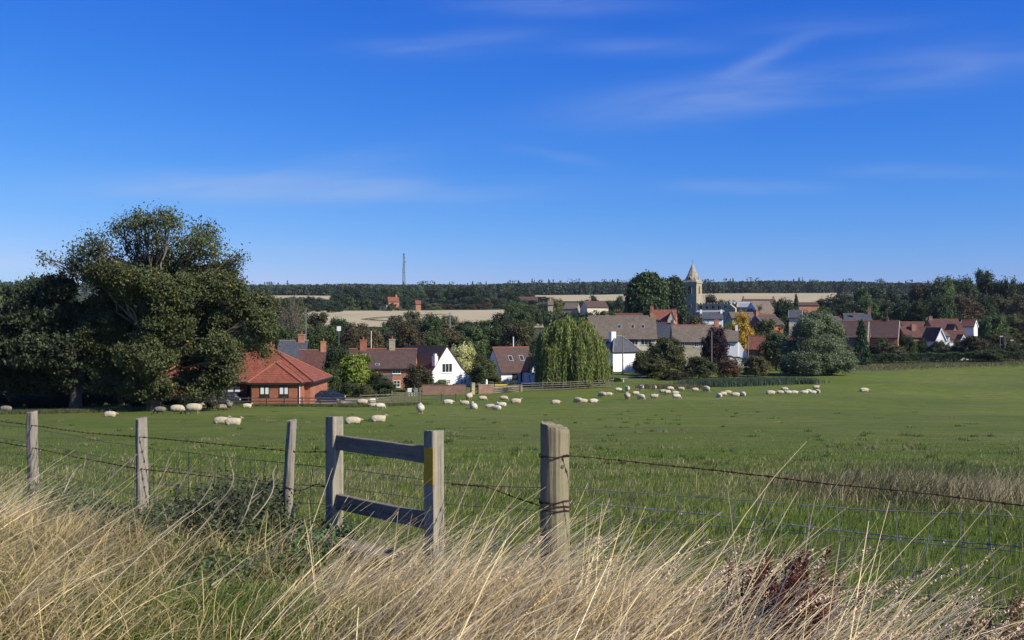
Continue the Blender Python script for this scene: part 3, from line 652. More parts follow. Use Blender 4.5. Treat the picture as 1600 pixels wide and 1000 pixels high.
# ridge woodland: a far-off mass
def woodland(name, px0, px1, d0, d1, n, hmin, hmax, label, seed, spike=.04, npt=90, color=(.036, .052, .030)):
    r_ = np.random.default_rng(seed); px = r_.uniform(px0, px1, n); d = d0 + (d1 - d0) * r_.random(n) ** 1.3; x = (px - 800) / F * d; z = H(x, d)
    hh = r_.uniform(hmin, hmax, n) * np.where(r_.random(n) < spike, 1.32, 1) * (1 + .05 * np.sin(x * .021) + .03 * np.sin(x * .057 + 1)); con = r_.random(n) < .45
    u = r_.random((n, npt)) ** .8; a = r_.uniform(0, 2 * pi, (n, npt)); w = np.where(con, .22, .36) * hh
    prof = np.where(con[:, None], (1 - u) * .9 + .05, np.sqrt(np.clip(1 - (u * 1.7 - .75) ** 2, .03, 1)))
    rr = w[:, None] * prof * np.sqrt(r_.uniform(.4, 1, (n, npt)))
    P = np.stack([x[:, None] + rr * np.cos(a), d[:, None] + rr * np.sin(a), z[:, None] + hh[:, None] * (.05 + .95 * u)], -1).reshape(-1, 3)
    tn = np.repeat(np.exp(r_.normal(0, .25, n)), npt); g = Geo()
    out = np.stack([np.cos(a), np.sin(a), np.full_like(a, .5)], -1).reshape(-1, 3)
    leaves(g, P, hmax * .085, tonevar(len(P), 1, .22) * tn[:, None], out, elong=1.4)
    o = g.build(name, MAT['far_leaf']); o.color = (*color, 1)
    return tag(o, label, kind='stuff')
woodland('far_woodland', 330, 1470, 1262, 1420, 3000, 12.8, 15.2, 'long dark conifer wood along the skyline', 1, .03)
woodland('far_woodland', -400, 330, 1250, 1420, 700, 11, 15, 'wood on the skyline behind the ash', 2)
woodland('far_woodland', 1430, 2000, 1250, 1420, 600, 11, 15, 'wood on the skyline behind the right-hand trees', 3)

# clipped hedges and rough undergrowth
def hedge(label, pts, d_pts, hgt, wid, color, name='hedge', leaf=.16, n_per=260, kind=None, cat='hedge', z0=0):
    X = [(p_ - 800) / F * d for p_, d in zip(pts, d_pts)]; g = Geo(); Ln = 0
    o0 = Vector((X[0], d_pts[0], h(X[0], d_pts[0])))
    for (xa, ya), (xb, yb) in zip(zip(X, d_pts), zip(X[1:], d_pts[1:])):
        ln = math.hypot(xb - xa, yb - ya); n = int(ln * n_per); t = rng.random(n); e = rng.random(n)
        nx, ny = -(yb - ya) / ln, (xb - xa) / ln; side = rng.uniform(-1, 1, n); zt = rng.random(n)
        face = rng.random(n) < .6; side = np.where(face, np.sign(side) * rng.uniform(.8, 1, n), side); zt = np.where(face, zt, rng.uniform(.9, 1, n))
        x = xa + (xb - xa) * t + nx * side * wid / 2; y = ya + (yb - ya) * t + ny * side * wid / 2
        z = H(x, y) + zt * hgt * (1 + .07 * np.sin(x * 1.3) + .05 * np.sin(x * 3.1)) + z0
        P = np.stack([x, y, z], -1) - np.array(o0); out = np.stack([nx * side, ny * side, np.where(zt > .85, 1., .2)], -1)
        leaves(g, P, leaf, tonevar(n), out)
    o = g.build(name, MAT['leaf']); o.location = o0; o.color = (*color, 1); tag(o, label, None if kind else cat, kind=kind)
hedge('dark clipped hedge below the purple tree', [1108, 1175, 1228], [226, 224, 222], 2.6, 1.6, (.022, .045, .015))
hedge('long dark hedge along the far side of the meadow at right', [1222, 1330, 1420, 1500, 1640], [238, 236, 234, 232, 226], 2.5, 2.2, (.034, .055, .022), n_per=220)
hedge('clipped hedge in front of the white house at right', [1440, 1480, 1512], [262, 260, 258], 3.2, 1.6, (.030, .055, .020))
hedge('low garden hedge at the foot of the conical conifer', [1320, 1368], [248, 247], 2.2, 1.4, (.055, .085, .025))
hedge('garden hedge in front of the shaded cottage', [752, 806], [146, 147], 1.1, 1.0, (.045, .06, .022))
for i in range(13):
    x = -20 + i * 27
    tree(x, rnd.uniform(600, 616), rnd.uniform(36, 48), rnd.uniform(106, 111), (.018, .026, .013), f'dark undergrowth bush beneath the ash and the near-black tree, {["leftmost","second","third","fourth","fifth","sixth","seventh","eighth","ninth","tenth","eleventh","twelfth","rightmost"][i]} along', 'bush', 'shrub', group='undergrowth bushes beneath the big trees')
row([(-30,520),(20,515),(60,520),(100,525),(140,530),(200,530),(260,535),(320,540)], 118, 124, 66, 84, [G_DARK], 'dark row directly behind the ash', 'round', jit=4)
# reeds along the ditch
def tufts(name, label, pts, n, hgt, wid, color, spread=1.0, kind='stuff', lean=.25):
    g = Geo(); P = np.array([tuple(q) for q in pts]); k = rng.integers(0, len(P) - 1, n); t = rng.random(n)[:, None]
    b0 = P[k] * (1 - t) + P[k + 1] * t; b0[:, :2] += rng.normal(0, spread, (n, 2)); b0[:, 2] = H(b0[:, 0], b0[:, 1]) - .02
    hh = hgt * rng.uniform(.6, 1.2, n); a = rng.uniform(0, 2 * pi, n); tip = b0 + np.stack([rng.normal(0, lean, n) * hh, rng.normal(0, lean, n) * hh, hh], -1)
    w = np.stack([np.cos(a) * wid, np.sin(a) * wid, 0 * a], -1); v = np.stack([b0 - w, b0 + w, tip], 1).reshape(-1, 3)
    g.add(v, np.arange(n * 3).reshape(-1, 3), 0, np.repeat(tonevar(n), 3, 0)); o = g.build(name, MAT['blade']); o.color = (*color, 1)
    return tag(o, label, kind=kind)
tufts('reeds', 'blue-green reeds along the ditch behind the grazing sheep', [hit(1085, 603), hit(1130, 602), hit(1180, 600), hit(1255, 598)], 16000, .95, .06, (.060, .092, .055), 1.6)
tufts('rough_grass', 'rank pale grass under the meadow hedge', [hit(1010, 606), hit(1050, 607), hit(1080, 606)], 4000, .6, .05, (.14, .13, .06), 1.2)
tufts('rough_grass', 'pale rough grass on the far bank at right', [hit(1330, 578), hit(1400, 572), hit(1480, 570), hit(1620, 566)], 14000, .45, .08, (.16, .16, .075), 4)
tufts('rough_grass', 'rank grass along the bungalow fence', [hit(300, 632), hit(420, 634), hit(560, 636), hit(660, 632)], 9000, .32, .03, (.10, .11, .045), .6)
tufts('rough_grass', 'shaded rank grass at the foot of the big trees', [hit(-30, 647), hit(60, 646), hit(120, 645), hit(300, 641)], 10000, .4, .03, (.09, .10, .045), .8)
# ------------------------------------------------------------------ buildings
def arch_pts(w, z0, z1, n=6, pointed=True):
    """outline of a pointed-arch opening, centred on x = 0"""
    sp = z0 + (z1 - z0) * .55; L_ = [(-w/2, z0), (w/2, z0), (w/2, sp)]
    for i in range(1, n): t = i / n; L_.append((w/2 * cos(t * pi / 2) ** (.8 if pointed else 1), sp + (z1 - sp) * sin(t * pi / 2) ** (1.15 if pointed else 1)))
    L_.append((0, z1)); 
    for i in range(n - 1, 0, -1): t = i / n; L_.append((-w/2 * cos(t * pi / 2) ** (.8 if pointed else 1), sp + (z1 - sp) * sin(t * pi / 2) ** (1.15 if pointed else 1)))
    L_.append((-w/2, sp)); return L_
def window(parent, x, y, z, w, hh, ang=0, frame='white_paint', cols=2, rows=2, pane='glass', sill=True, blind=0, th=.07, name='window'):
    """window in local wall plane: centre (x, y), z bottom; ang = direction of the outward normal's rotation from -Y"""
    g = Geo(); t = th; d = .05
    g.box(-w/2, w/2, -d, .02, 0, t); g.box(-w/2, w/2, -d, .02, hh - t, hh); g.box(-w/2, -w/2 + t, -d, .02, t, hh - t); g.box(w/2 - t, w/2, -d, .02, t, hh - t)
    for i in range(1, cols): xx = -w/2 + w * i / cols; g.box(xx - t/2, xx + t/2, -d + .006, .02, t, hh - t)
    for i in range(1, rows): zz = hh * i / rows; g.box(-w/2 + t, w/2 - t, -d + .012, .02, zz - t*.35, zz + t*.35)
    if sill: g.box(-w/2 - .06, w/2 + .06, -.12, .0, -.07, -.002)
    f = g.build(name, MAT[frame], parent); f.location = (x, y, z); f.rotation_euler = (0, 0, ang)
    p_ = Geo(); p_.box(-w/2 + t, w/2 - t, -.018, .012, t, hh - t); p_.build('pane', MAT[pane], f)
    if blind:
        b_ = Geo()
        for i in range(cols): b_.box(-w/2 + t * 1.1 + w * i / cols, -w/2 + w * (i + 1) / cols - t * 1.1, -.028, -.019, t + (hh - 2*t) * (1 - blind), hh - t * 1.05)
        b_.build('blind', MAT['blind'], f)
    return f
def door(parent, x, y, z, w, hh, ang=0, mat='dark_frame', glazed=False):
    g = Geo(); g.box(-w/2, w/2, -.06, .02, 0, hh); g.box(-w/2 + .12, w/2 - .12, -.075, -.061, .15, hh * .45)
    f = g.build('door', MAT[mat], parent); f.location = (x, y, z); f.rotation_euler = (0, 0, ang)
    if glazed: q = Geo(); q.box(-w/2 + .15, w/2 - .15, -.07, -.061, hh * .5, hh - .15); q.build('pane', MAT['glass'], f)
    return f
def chimney(parent, x, y, z0, z1, w=.9, dd=.6, mat='brick', pots=2, name='chimney'):
    g = Geo(); g.box(-w/2, w/2, -dd/2, dd/2, z0, z1 - .18); g.box(-w/2 - .05, w/2 + .05, -dd/2 - .05, dd/2 + .05, z1 - .179, z1)
    c = g.build(name, MAT[mat], parent); c.location = (x, y, 0)
    for i in range(pots):
        q = Geo(); q.tube([(0, 0, z1 + .002), (0, 0, z1 + .25), (0, 0, z1 + .45)], [.13, .11, .12], 8); k = q.build('chimney_pot', MAT['ridge_clay'], c); k.location = ((i - (pots - 1) / 2) * w / max(pots, 1) * .8, 0, 0)
    return c
def gable_body(root, Ln, D, e, r, wall, roof, ridge='ridge_clay', over=.3, th=.14, ef=None, eb=None, barge=None, ridge_y=0):
    """walls with gables on +-X, two roof slopes; ef / eb = eave heights front / back"""
    ef = e if ef is None else ef; eb = e if eb is None else eb
    g = Geo(); v = [(-Ln/2, -D/2), (Ln/2, -D/2), (Ln/2, D/2), (-Ln/2, D/2)]; bz = -1.5
    prof = [(-D/2, bz), (D/2, bz), (D/2, eb), (ridge_y, r), (-D/2, ef)]
    V = [(-Ln/2, a, b_) for a, b_ in prof] + [(Ln/2, a, b_) for a, b_ in prof]
    g.add(V, [(0, 4, 3, 2, 1)]); g.add(V, [(5, 6, 7, 8, 9)]); g.add(V, [(0, 5, 9, 4), (1, 2, 7, 6), (0, 1, 6, 5)])
    g.build('wall', MAT[wall], root)
    for sgn, ee in ((-1, ef), (1, eb)):
        run = D/2 - sgn * ridge_y if sgn > 0 else D/2 + ridge_y; sl = (r - ee) / run; oy = sgn * (D/2 + over); oz = ee - sl * over
        n = np.array([0, sgn * sl, 1.0]); n /= np.linalg.norm(n); q = Geo(); X0, X1 = -Ln/2 - .18, Ln/2 + .18
        a0 = np.array([0, ridge_y, r + .012]); b0 = np.array([0, oy, oz + .012]); a1 = a0 + np.array([0, 0, th / n[2]]); b1 = b0 + n * th
        P = [(X0, *a0[1:]), (X1, *a0[1:]), (X1, *b0[1:]), (X0, *b0[1:]), (X0, *a1[1:]), (X1, *a1[1:]), (X1, *b1[1:]), (X0, *b1[1:])]
        fc = [(0, 1, 2, 3), (4, 7, 6, 5), (3, 2, 6, 7), (0, 3, 7, 4), (1, 5, 6, 2)]
        q.add(P, fc if sgn < 0 else [f[::-1] for f in fc]); q.build('roof_slope', MAT[roof], root)
        # gutter along the eave
        u = Geo(); u.tube([(X0 + .05, oy + sgn * .06, oz - .02), (X1 - .05, oy + sgn * .06, oz - .02)], .06, 6); u.build('gutter', MAT['soffit'], root)
        if barge:
            for sx in (-1, 1):
                w_ = Geo(); xx = sx * (Ln/2 + .185); 
                A = np.array([xx, ridge_y, r + .02]); B = np.array([xx, oy, oz + .02]); dz = np.array([0, 0, .26]); tx = np.array([sx * .04, 0, 0])
                Q = [A - dz, B - dz, B + dz * .6, A + dz * .6]; Q = [tuple(k) for k in Q] + [tuple(k + tx) for k in Q]
                w_.add(Q, [(0, 1, 2, 3), (7, 6, 5, 4), (0, 4, 5, 1), (1, 5, 6, 2), (2, 6, 7, 3), (3, 7, 4, 0)]); w_.build('bargeboard', MAT[barge], root)
    q = Geo(); zt = r + th + .06; q.tube([(-Ln/2 - .2, ridge_y, zt), (Ln/2 + .2, ridge_y, zt)], .12, 6); q.build('ridge_cap', MAT[ridge], root)
def hip_body(root, Ln, D, e, r, wall, roof, ridge='ridge_clay', over=.4, inset=None, parts=True):
    g = Geo(); bz = -1.5; g.box(-Ln/2, Ln/2, -D/2, D/2, bz, e); g.build('wall', MAT[wall], root)
    X, Y = Ln/2 + over, D/2 + over; i_ = inset if inset is not None else D/2; rx = max(Ln/2 - i_, .02); e2 = e - .05
    V = [(-X, -Y, e2), (X, -Y, e2), (X, Y, e2), (-X, Y, e2), (-rx, 0, r), (rx, 0, r), (-X, -Y, e2 - .12), (X, -Y, e2 - .12), (X, Y, e2 - .12), (-X, Y, e2 - .12)]
    q = Geo(); q.add(V, [(0, 1, 5, 4), (2, 3, 4, 5)]); q.add(V, [(1, 2, 5), (3, 0, 4)]); q.build('roof', MAT[roof], root)
    s_ = Geo(); s_.add(V, [(0, 6, 7, 1), (1, 7, 8, 2), (2, 8, 9, 3), (3, 9, 6, 0), (6, 9, 8, 7)]); s_.build('gutter', MAT['soffit'], root)
    for a, b_ in ((0, 4), (1, 5), (2, 5), (3, 4), (4, 5)):
        if a == 4 and rx < .1: continue
        t_ = Geo(); A, B = np.array(V[a]) + [0, 0, .04], np.array(V[b_]) + [0, 0, .04]; t_.tube([A, B], .11, 6); t_.build('ridge_cap', MAT[ridge], root)
def aerial(parent, x, y, z, hh=2.2, mat='metal'):
    g = Geo(); g.tube([(0, 0, 0), (0, 0, hh)], .03, 5); g.tube([(-.6, 0, hh - .15), (.6, 0, hh - .15)], .02, 4)
    for i in range(7): xx = -.55 + i * .18; g.tube([(xx, -.22, hh - .15), (xx, .22, hh - .15)], .012, 4)
    o = g.build('television_aerial', MAT[mat], parent); o.location = (x, y, z)
def skylight(parent, x, Ln, D, e, r, frac, w=.8, ln=1.1, side=-1):
    """roof window on the front slope, frac of the way up"""
    sl = math.atan2(r - e, D/2); yy = side * D/2 * (1 - frac); zz = e + (r - e) * frac + .16
    g = Geo(); g.box(-w/2, w/2, -ln/2, ln/2, 0, .09); o = g.build('skylight', MAT['lead'], parent); o.location = (x, yy, zz); o.rotation_euler = (sl if side < 0 else -sl, 0, 0)
    q = Geo(); q.box(-w/2 + .09, w/2 - .09, -ln/2 + .09, ln/2 - .09, .091, .1); q.build('pane', MAT['glass'], o)
def house(name, label, x0, x1, ridge_row, eave_row, d, D, wall, roof, rot=0, cat='house', hip=False, group=None, **k):
    """x0..x1 ridge-direction extent in pixels, ridge / eave rows, d distance of the middle"""
    px = (x0 + x1) / 2; p = on_ground(px, d); c_ = max(cos(rot), .35)
    Ln = (x1 - x0) / F * d / c_; r = (HZ - ridge_row) / F * d - p.z; e = (HZ - eave_row) / F * (d - D/2 * c_) - p.z
    t = thing(name, label, cat, p, rot, group)
    if hip: hip_body(t, Ln, D, e, r, wall, roof, **k)
    else: gable_body(t, Ln, D, e, r, wall, roof, **k)
    return t, Ln, D, e, r

# --- the red brick bungalow
d = 118; p = on_ground(400, d)
bg_ = thing('bungalow', 'red brick bungalow with orange-red tiled hipped roof, right of the ash', 'bungalow', p)
zf = lambda py, dd: (HZ - py) / F * dd - p.z
X = lambda px, dd=d: (px - 400) / F * dd
e = zf(596, 113.5); r = zf(547, 119)
x0, x1 = X(262), X(497); D = 10.5; y0, y1 = -4.6, 5.9
g = Geo(); g.box(x0, x1, y0, y1, -1.5, e); g.build('wall', MAT['brick'], bg_)
Xa, Xb, Ya, Yb = x0 - .5, x1 + .5, y0 - .5, y1 + .5; ym = (y0 + y1) / 2; rl, rr_ = X(320), X(427)
V = [(Xa, Ya, e), (Xb, Ya, e), (Xb, Yb, e), (Xa, Yb, e), (rl, ym, r), (rr_, ym, r)]
q = Geo(); q.add(V, [(0, 1, 5, 4), (2, 3, 4, 5)]); q.add(V, [(1, 2, 5), (3, 0, 4)]); q.build('roof', MAT['red_tile'], bg_)
# projecting wing with its own hip
wx0, wx1 = X(417, 111), X(493, 112); wy0 = y0 - 2.6; wz = zf(566, 115); wm = (wx0 + wx1) / 2 - .6
g = Geo(); g.box(wx0, wx1, wy0, y0 - .002, -1.5, e - .004); wg = g.build('wing_wall', MAT['brick'], bg_)
yk = y0 - .5 + (ym - y0 + .5) * (wz - e) / (r - e)            # where the wing's ridge meets the main slope
V = [(wx0 - .28, wy0 - .25, e + .01), (wx1 + .28, wy0 - .25, e + .01), (wm, wy0 + 2.9, wz), (wm, yk + .1, wz + .02), (wx0 - .28, y0 - .5, e + .015), (wx1 + .28, y0 - .5, e + .015)]
q = Geo(); q.add(V, [(0, 1, 2)]); q.add(V, [(0, 2, 3, 4), (1, 5, 3, 2)]); q.build('wing_roof', MAT['red_tile'], bg_)
for a, b_ in ((0, 2), (1, 2), (2, 3), (4, 3), (5, 3)):
    t_ = Geo(); t_.tube([np.array(V[a]) + [0, 0, .05], np.array(V[b_]) + [0, 0, .05]], .1, 6); t_.build('ridge_cap', MAT['ridge_clay'], bg_)
V2 = [(Xa, Ya, e), (Xb, Ya, e), (Xb, Yb, e), (Xa, Yb, e), (rl, ym, r), (rr_, ym, r)]
for a, b_ in ((0, 4), (1, 5), (2, 5), (4, 5)):
    t_ = Geo(); t_.tube([np.array(V2[a]) + [0, 0, .05], np.array(V2[b_]) + [0, 0, .05]], .1, 6); t_.build('ridge_cap', MAT['ridge_clay'], bg_)
s_ = Geo(); s_.box(Xa, Xb, Ya - .05, Ya, e - .2, e - .005); s_.box(Xa, Xb, Ya + .001, Yb, e - .16, e - .12); s_.box(Xb, Xb + .05, Ya, Yb, e - .2, e - .005); s_.build('gutter', MAT['soffit'], bg_)
s_ = Geo(); s_.box(wx0 - .28, wx1 + .28, wy0 - .30, wy0 - .25, e - .19, e + .005); s_.box(wx0 - .33, wx0 - .281, wy0 - .30, y0 - .55, e - .19, e + .005); s_.box(wx1 + .281, wx1 + .33, wy0 - .30, y0 - .55, e - .19, e + .005)
s_.box(wx0 - .28, wx1 + .28, wy0 - .249, y0 - .56, e - .15, e - .11); s_.build('wing_gutter', MAT['soffit'], bg_)
for a, b_ in ((432, 447), (462, 477)):
    window(bg_, X((a + b_) / 2, 111), wy0, zf(619, 111), (b_ - a) / F * 111, 1.12, frame='dark_frame', cols=2, rows=1, blind=.82, th=.07)
window(bg_, X(382, 113), y0, zf(619, 113), 1.6, 1.15, frame='dark_frame', cols=2, rows=1, blind=.6, th=.09)
window(bg_, X(326, 113), y0, zf(621, 113), 1.5, 1.15, frame='dark_frame', cols=1, rows=1, blind=.0, th=.09)
door(bg_, X(409, 113), y0, 0, 1.0, 2.15)
g = Geo(); g.tube([(X(419, 111), wy0 - .06, e - .2), (X(419, 111), wy0 - .06, -.5)], .05, 6); g.build('drainpipe', MAT['soffit'], bg_)
g = Geo(); g.tube([(X(494, 111), wy0 - .08, e - .25), (X(494, 111), wy0 - .08, -.5)], .06, 6); g.build('drainpipe', MAT['white_metal'], bg_)
chimney(bg_, X(421, 119), ym, r - 1.2, zf(538, 119), .7, .6, 'brick', 1)

# --- cottages behind
t, Ln, D, e, r = house('slate_roof_house', 'house with plain slate roof and red chimney behind the bungalow', 438, 480, 534, 566, 160, 6, 'timber_black', 'slate', ridge='ridge_grey')
chimney(t, Ln/2 - .9, 0, r - .8, r + 1.25, 1.0, .7, 'old_brick', 1)
window(t, Ln * .0 + .1, -D/2, e - 1.0, .9, .75)
t, Ln, D, e, r = house('red_roof_cottage', 'cottage with worn red tiled roof between the slate-roofed house and the bright yellow-green tree', 470, 508, 549, 586, 150, 6.5, 'old_brick', 'worn_red_tile', rot=.12)
chimney(t, Ln/2 - .3, 0, r - .8, r + 1.5, .8, .6, 'old_brick', 1)
window(t, Ln * .3, -D/2, e - 1.5, 1.0, .9)

# red brick cottage with the brown roof
t, Ln, D, e, r = house('brick_cottage', 'red brick cottage with dark brown roof and white windows left of the white gable house', 548, 650, 547, 575, 152, 7.5, 'old_brick', 'brown_tile', rot=.03)
s = 152 / F; X = lambda px: (px - 599) * 148 / F; Z = lambda py: (HZ - py) / F * 148.2 - on_ground(599, 152).z
chimney(t, X(567), 0, r - .8, r + 1.6, .95, .7, 'brick', 1); chimney(t, X(613), 0, r - .5, r + 1.7, .85, .7, 'stone', 1); 
window(t, X(623.5), -D/2, Z(584), 1.25, .85, cols=3, rows=2)
window(t, X(624), -D/2, Z(605), 1.0, 1.0, cols=2, rows=2)
skylight(t, X(593), Ln, D, e, r, .12, .7, .5)
# slate lean-to
g = Geo(); g.box(X(583), X(616), -D/2 - 2, -D/2 - .002, -1.5, Z(593)); g.build('lean_to_wall', MAT['old_brick'], t)
g = Geo(); xa, xb = X(582), X(618); g.add([(xa, -D/2 - 2.3, Z(593.5)), (xb, -D/2 - 2.3, Z(593.5)), (xb, -D/2 - .003, Z(586.5)), (xa + 1.2, -D/2 - .003, Z(586.5)),
      (xa, -D/2 - 2.3, Z(593.5) + .1), (xb, -D/2 - 2.3, Z(593.5) + .1), (xb, -D/2 - .003, Z(586.5) + .1), (xa + 1.2, -D/2 - .003, Z(586.5) + .1)], [(3, 2, 1, 0), (4, 5, 6, 7), (0, 1, 5, 4), (1, 2, 6, 5), (3, 0, 4, 7)])
g.build('lean_to_roof', MAT['slate'], t)
window(t, X(596), -D/2 - 2, Z(604), .7, .9, cols=1, rows=2); window(t, X(608), -D/2 - 2, Z(607.5), 1.1, 1.25, cols=3, rows=3)

# white gable house: its swooping gable end faces the sun, the roof runs back to the left
d = 152; p = on_ground(698.5, d); rot = R(-50)
t = thing('white_gable_house', 'white rendered house whose tall gable sweeps low to the right', 'house', p, rot)
Z = lambda py: (HZ - py) / F * d - p.z
X = lambda px: (px - 698.5) / F * d / .766
Lw = 11.0
prof = [(X(677), -1.5), (X(737), -1.5), (X(737), Z(593)), (X(728), Z(585.5)), (X(719), Z(575.5)), (X(711), Z(562.5)), (X(698.5), Z(543)), (X(677), Z(580))]
n_ = len(prof); g = Geo(); V = [(0, a_, b_) for a_, b_ in prof] + [(-Lw, a_, b_) for a_, b_ in prof]
g.add(V, [list(range(n_))]); g.add(V, [list(range(2 * n_ - 1, n_ - 1, -1))]); g.add(V, [(i, i + n_, (i + 1) % n_ + n_, (i + 1) % n_) for i in range(n_)]); g.build('wall', MAT['white_render'], t)
rp = [(X(674.5), Z(584.5)), (X(698.5), Z(541.6)), (X(711.4), Z(561.2)), (X(719.5), Z(574.2)), (X(728.4), Z(584.2)), (X(739), Z(592.6))]
for i in range(5):
    (ya, za), (yb, zb) = rp[i], rp[i + 1]; nn = np.array([-(zb - za), yb - ya]); nn = nn / np.linalg.norm(nn) * .13
    V = [(x_, y_ + k_ * nn[0], z_ + k_ * nn[1]) for k_ in (.05, 1) for x_, y_, z_ in ((-Lw - .2, ya, za), (-Lw - .2, yb, zb), (.04, yb, zb), (.04, ya, za))]
    q = Geo(); q.add(V, [(3, 2, 1, 0), (4, 5, 6, 7), (0, 1, 5, 4), (1, 2, 6, 5), (2, 3, 7, 6), (3, 0, 4, 7)]); q.build('roof_slope', MAT['brown_tile'], t)
E = pi / 2
window(t, 0, X(698.5), Z(582), 1.95, 1.4, E, cols=3, rows=1); window(t, 0, X(701), Z(600), .7, .7, E, cols=2, rows=2, sill=False); window(t, 0, X(720.5), Z(600.5), .42, .65, E, cols=1, rows=2, sill=False)
window(t, 0, X(725.5), Z(600.5), .42, .65, E, cols=1, rows=2, sill=False); window(t, 0, X(691.5), Z(600.5), .5, .6, E, cols=1, rows=2, sill=False)
g = Geo(); g.box(-.75, .03, X(680.5), X(685), Z(580), Z(556)); g.box(-.6, -.1, X(681.3), X(684.2), Z(556) + .002, Z(552.5)); g.build('chimney', MAT['white_render'], t)

# shaded white cottage with two roof windows
d = 166; p = on_ground(798, d); rot = .42
t = thing('white_cottage', 'white cottage in willow shade with brown roof and two roof windows', 'cottage', p, rot)
Ln = (824 - 770) / F * d / cos(rot); Dp = 6.6; r = (HZ - 544.5) / F * d - p.z; e = (HZ - 580) / F * (d - 3) - p.z
gable_body(t, Ln, Dp, e, r, 'white_render', 'brown_tile', over=.25)
skylight(t, -.75, Ln, Dp, e, r, .52, .75, 1.2); skylight(t, 1.25, Ln, Dp, e, r, .52, .75, 1.2)
g = Geo(); wz = (HZ - 561) / F * 160 - p.z; a0, a1, fy0 = Ln/2 - 2.6, Ln/2 + .9, -Dp/2 - 2.6
prf = [(a0, -1.5), (a1, -1.5), (a1, e + .1), ((a0 + a1) / 2, wz), (a0, e + .1)]; g.prism(prf, fy0, -Dp/2 + .6); g.build('wing_wall', MAT['white_render'], t)
for sg, (xa, xb) in ((-1, (a0 - .25, (a0 + a1) / 2)), (1, ((a0 + a1) / 2, a1 + .25))):
    za, zb = (e - .12, wz + .02) if sg < 0 else (wz + .02, e - .12)
    q = Geo(); V = [(xa, fy0 - .2, za), (xb, fy0 - .2, zb), (xb, -.6, zb), (xa, -.6, za)]; V += [(a, b_, c_ + .15) for a, b_, c_ in V]
    q.add(V, [(3, 2, 1, 0), (4, 5, 6, 7), (0, 1, 5, 4), (1, 2, 6, 5), (2, 3, 7, 6), (3, 0, 4, 7)]); q.build('wing_roof', MAT['brown_tile'], t)
window(t, -.7, -Dp/2, .75, 1.0, 1.1, frame='dark_frame'); door(t, .75, -Dp/2, .0, .9, 2.1)
window(t, (a0 + a1) / 2 + .4, fy0, .8, 1.0, 1.2, frame='dark_frame'); window(t, -Ln/2, .3, e + .9, .45, .45, ang=-pi/2, frame='dark_frame', cols=1, rows=1, sill=False)
window(t, -Ln/2, -1.0, .8, .9, 1.1, ang=-pi/2, frame='dark_frame')

# white house with pyramid slate roof (hipped)
d = 205; p = on_ground(966, d); rot = R(-38) * -1
t = thing('white_hipped_house', 'white house with hipped slate roof just right of the weeping willow', 'house', p, R(35))
Sd = 6.2; e = (HZ - 549.5) / F * (d - 3) - p.z; r = (HZ - 525) / F * d - p.z
hip_body(t, Sd * 1.15, Sd * .8, e, r, 'white_render', 'slate', 'ridge_grey', over=.35)
g = Geo(); g.box(-Sd * .25 - .6, -Sd * .25 + .6, -.4, .4, r - 2.2, r + .9); g.build('chimney', MAT['white_render'], t)
window(t, -Sd*.575, -.5, e - 1.6, .9, 1.0, ang=-pi/2, frame='dark_frame'); window(t, -Sd*.575, -.2, 1.0, 1.0, 1.0, ang=-pi/2, frame='dark_frame')
window(t, 0, -Sd*.4, e - 3.9, .1, .1, sill=False, cols=1, rows=1) if False else None

# long house with the grey-brown roof and three roof lights
t, Ln, D, e, r = house('long_roof_house', 'long house with weathered roof and three roof lights behind the white hipped-roof house', 920, 1023, 495, 528, 245, 8, 'cream_render', 'stone_tile', ridge='ridge_grey', rot=-.05)
X = lambda px: (px - 971.5) * 241 / F
for q in (967, 988, 1004): skylight(t, X(q), Ln, D, e, r, .5, .85, 1.1)
for q, w_ in ((988, 2.2), (1008, 2.6)): window(t, X(q), -D/2, e - 1.7, w_, 1.3, cols=3, rows=1)
g = Geo(); g.box(X(975), X(1020), -D/2 - .12, -D/2 - .002, e - .32, e - .1); g.build('fascia', MAT['white_paint'], t)
chimney(t, Ln/2 - .8, 0, r - .5, r + 1.2, .8, .6, 'old_brick', 1)
# roofs beyond
t, Ln, D, e, r = house('low_red_roof_house', 'low red roof just showing above the long weathered roof', 962, 1003, 491, 500, 285, 7, 'old_brick', 'worn_red_tile')
t, Ln, D, e, r = house('orange_roof_house', 'orange-roofed house with a white bay, below and left of the church tower', 1018, 1056, 485, 499, 300, 7, 'old_brick', 'orange_tile', rot=-.25)
chimney(t, -Ln/2 + .2, 0, r - .5, r + 1.3, .8, .6, 'old_brick', 1); aerial(t, -Ln/2 + .2, 0, r + 1.5, 2.2)
window(t, -Ln * .12, -D/2, e - 1.8, 1.3, 1.4, cols=2); 
pz = on_ground(1037, 300).z
g = Geo(); xa = Ln * .22; xb = Ln * .5; zt = (HZ - 486) / F * 297 - pz; g.prism([(xa, -1.5), (xb, -1.5), (xb, e - .3), ((xa + xb) / 2 + .2, zt), (xa, e - .3)], -D/2 - 1.6, 0); g.build('wing_wall', MAT['cream_render'], t)
for xs, zs in (((xa - .2, (xa + xb) / 2 + .2), (e - .5, zt + .04)), (((xa + xb) / 2 + .2, xb + .2), (zt + .04, e - .5))):
    q = Geo(); V = [(xs[0], -D/2 - 1.75, zs[0]), (xs[1], -D/2 - 1.75, zs[1]), (xs[1], 0, zs[1]), (xs[0], 0, zs[0])]; V += [(a, b_, c_ + .14) for a, b_, c_ in V]
    q.add(V, [(3, 2, 1, 0), (4, 5, 6, 7), (0, 1, 5, 4), (1, 2, 6, 5), (3, 0, 4, 7)]); q.build('wing_roof', MAT['orange_tile'], t)
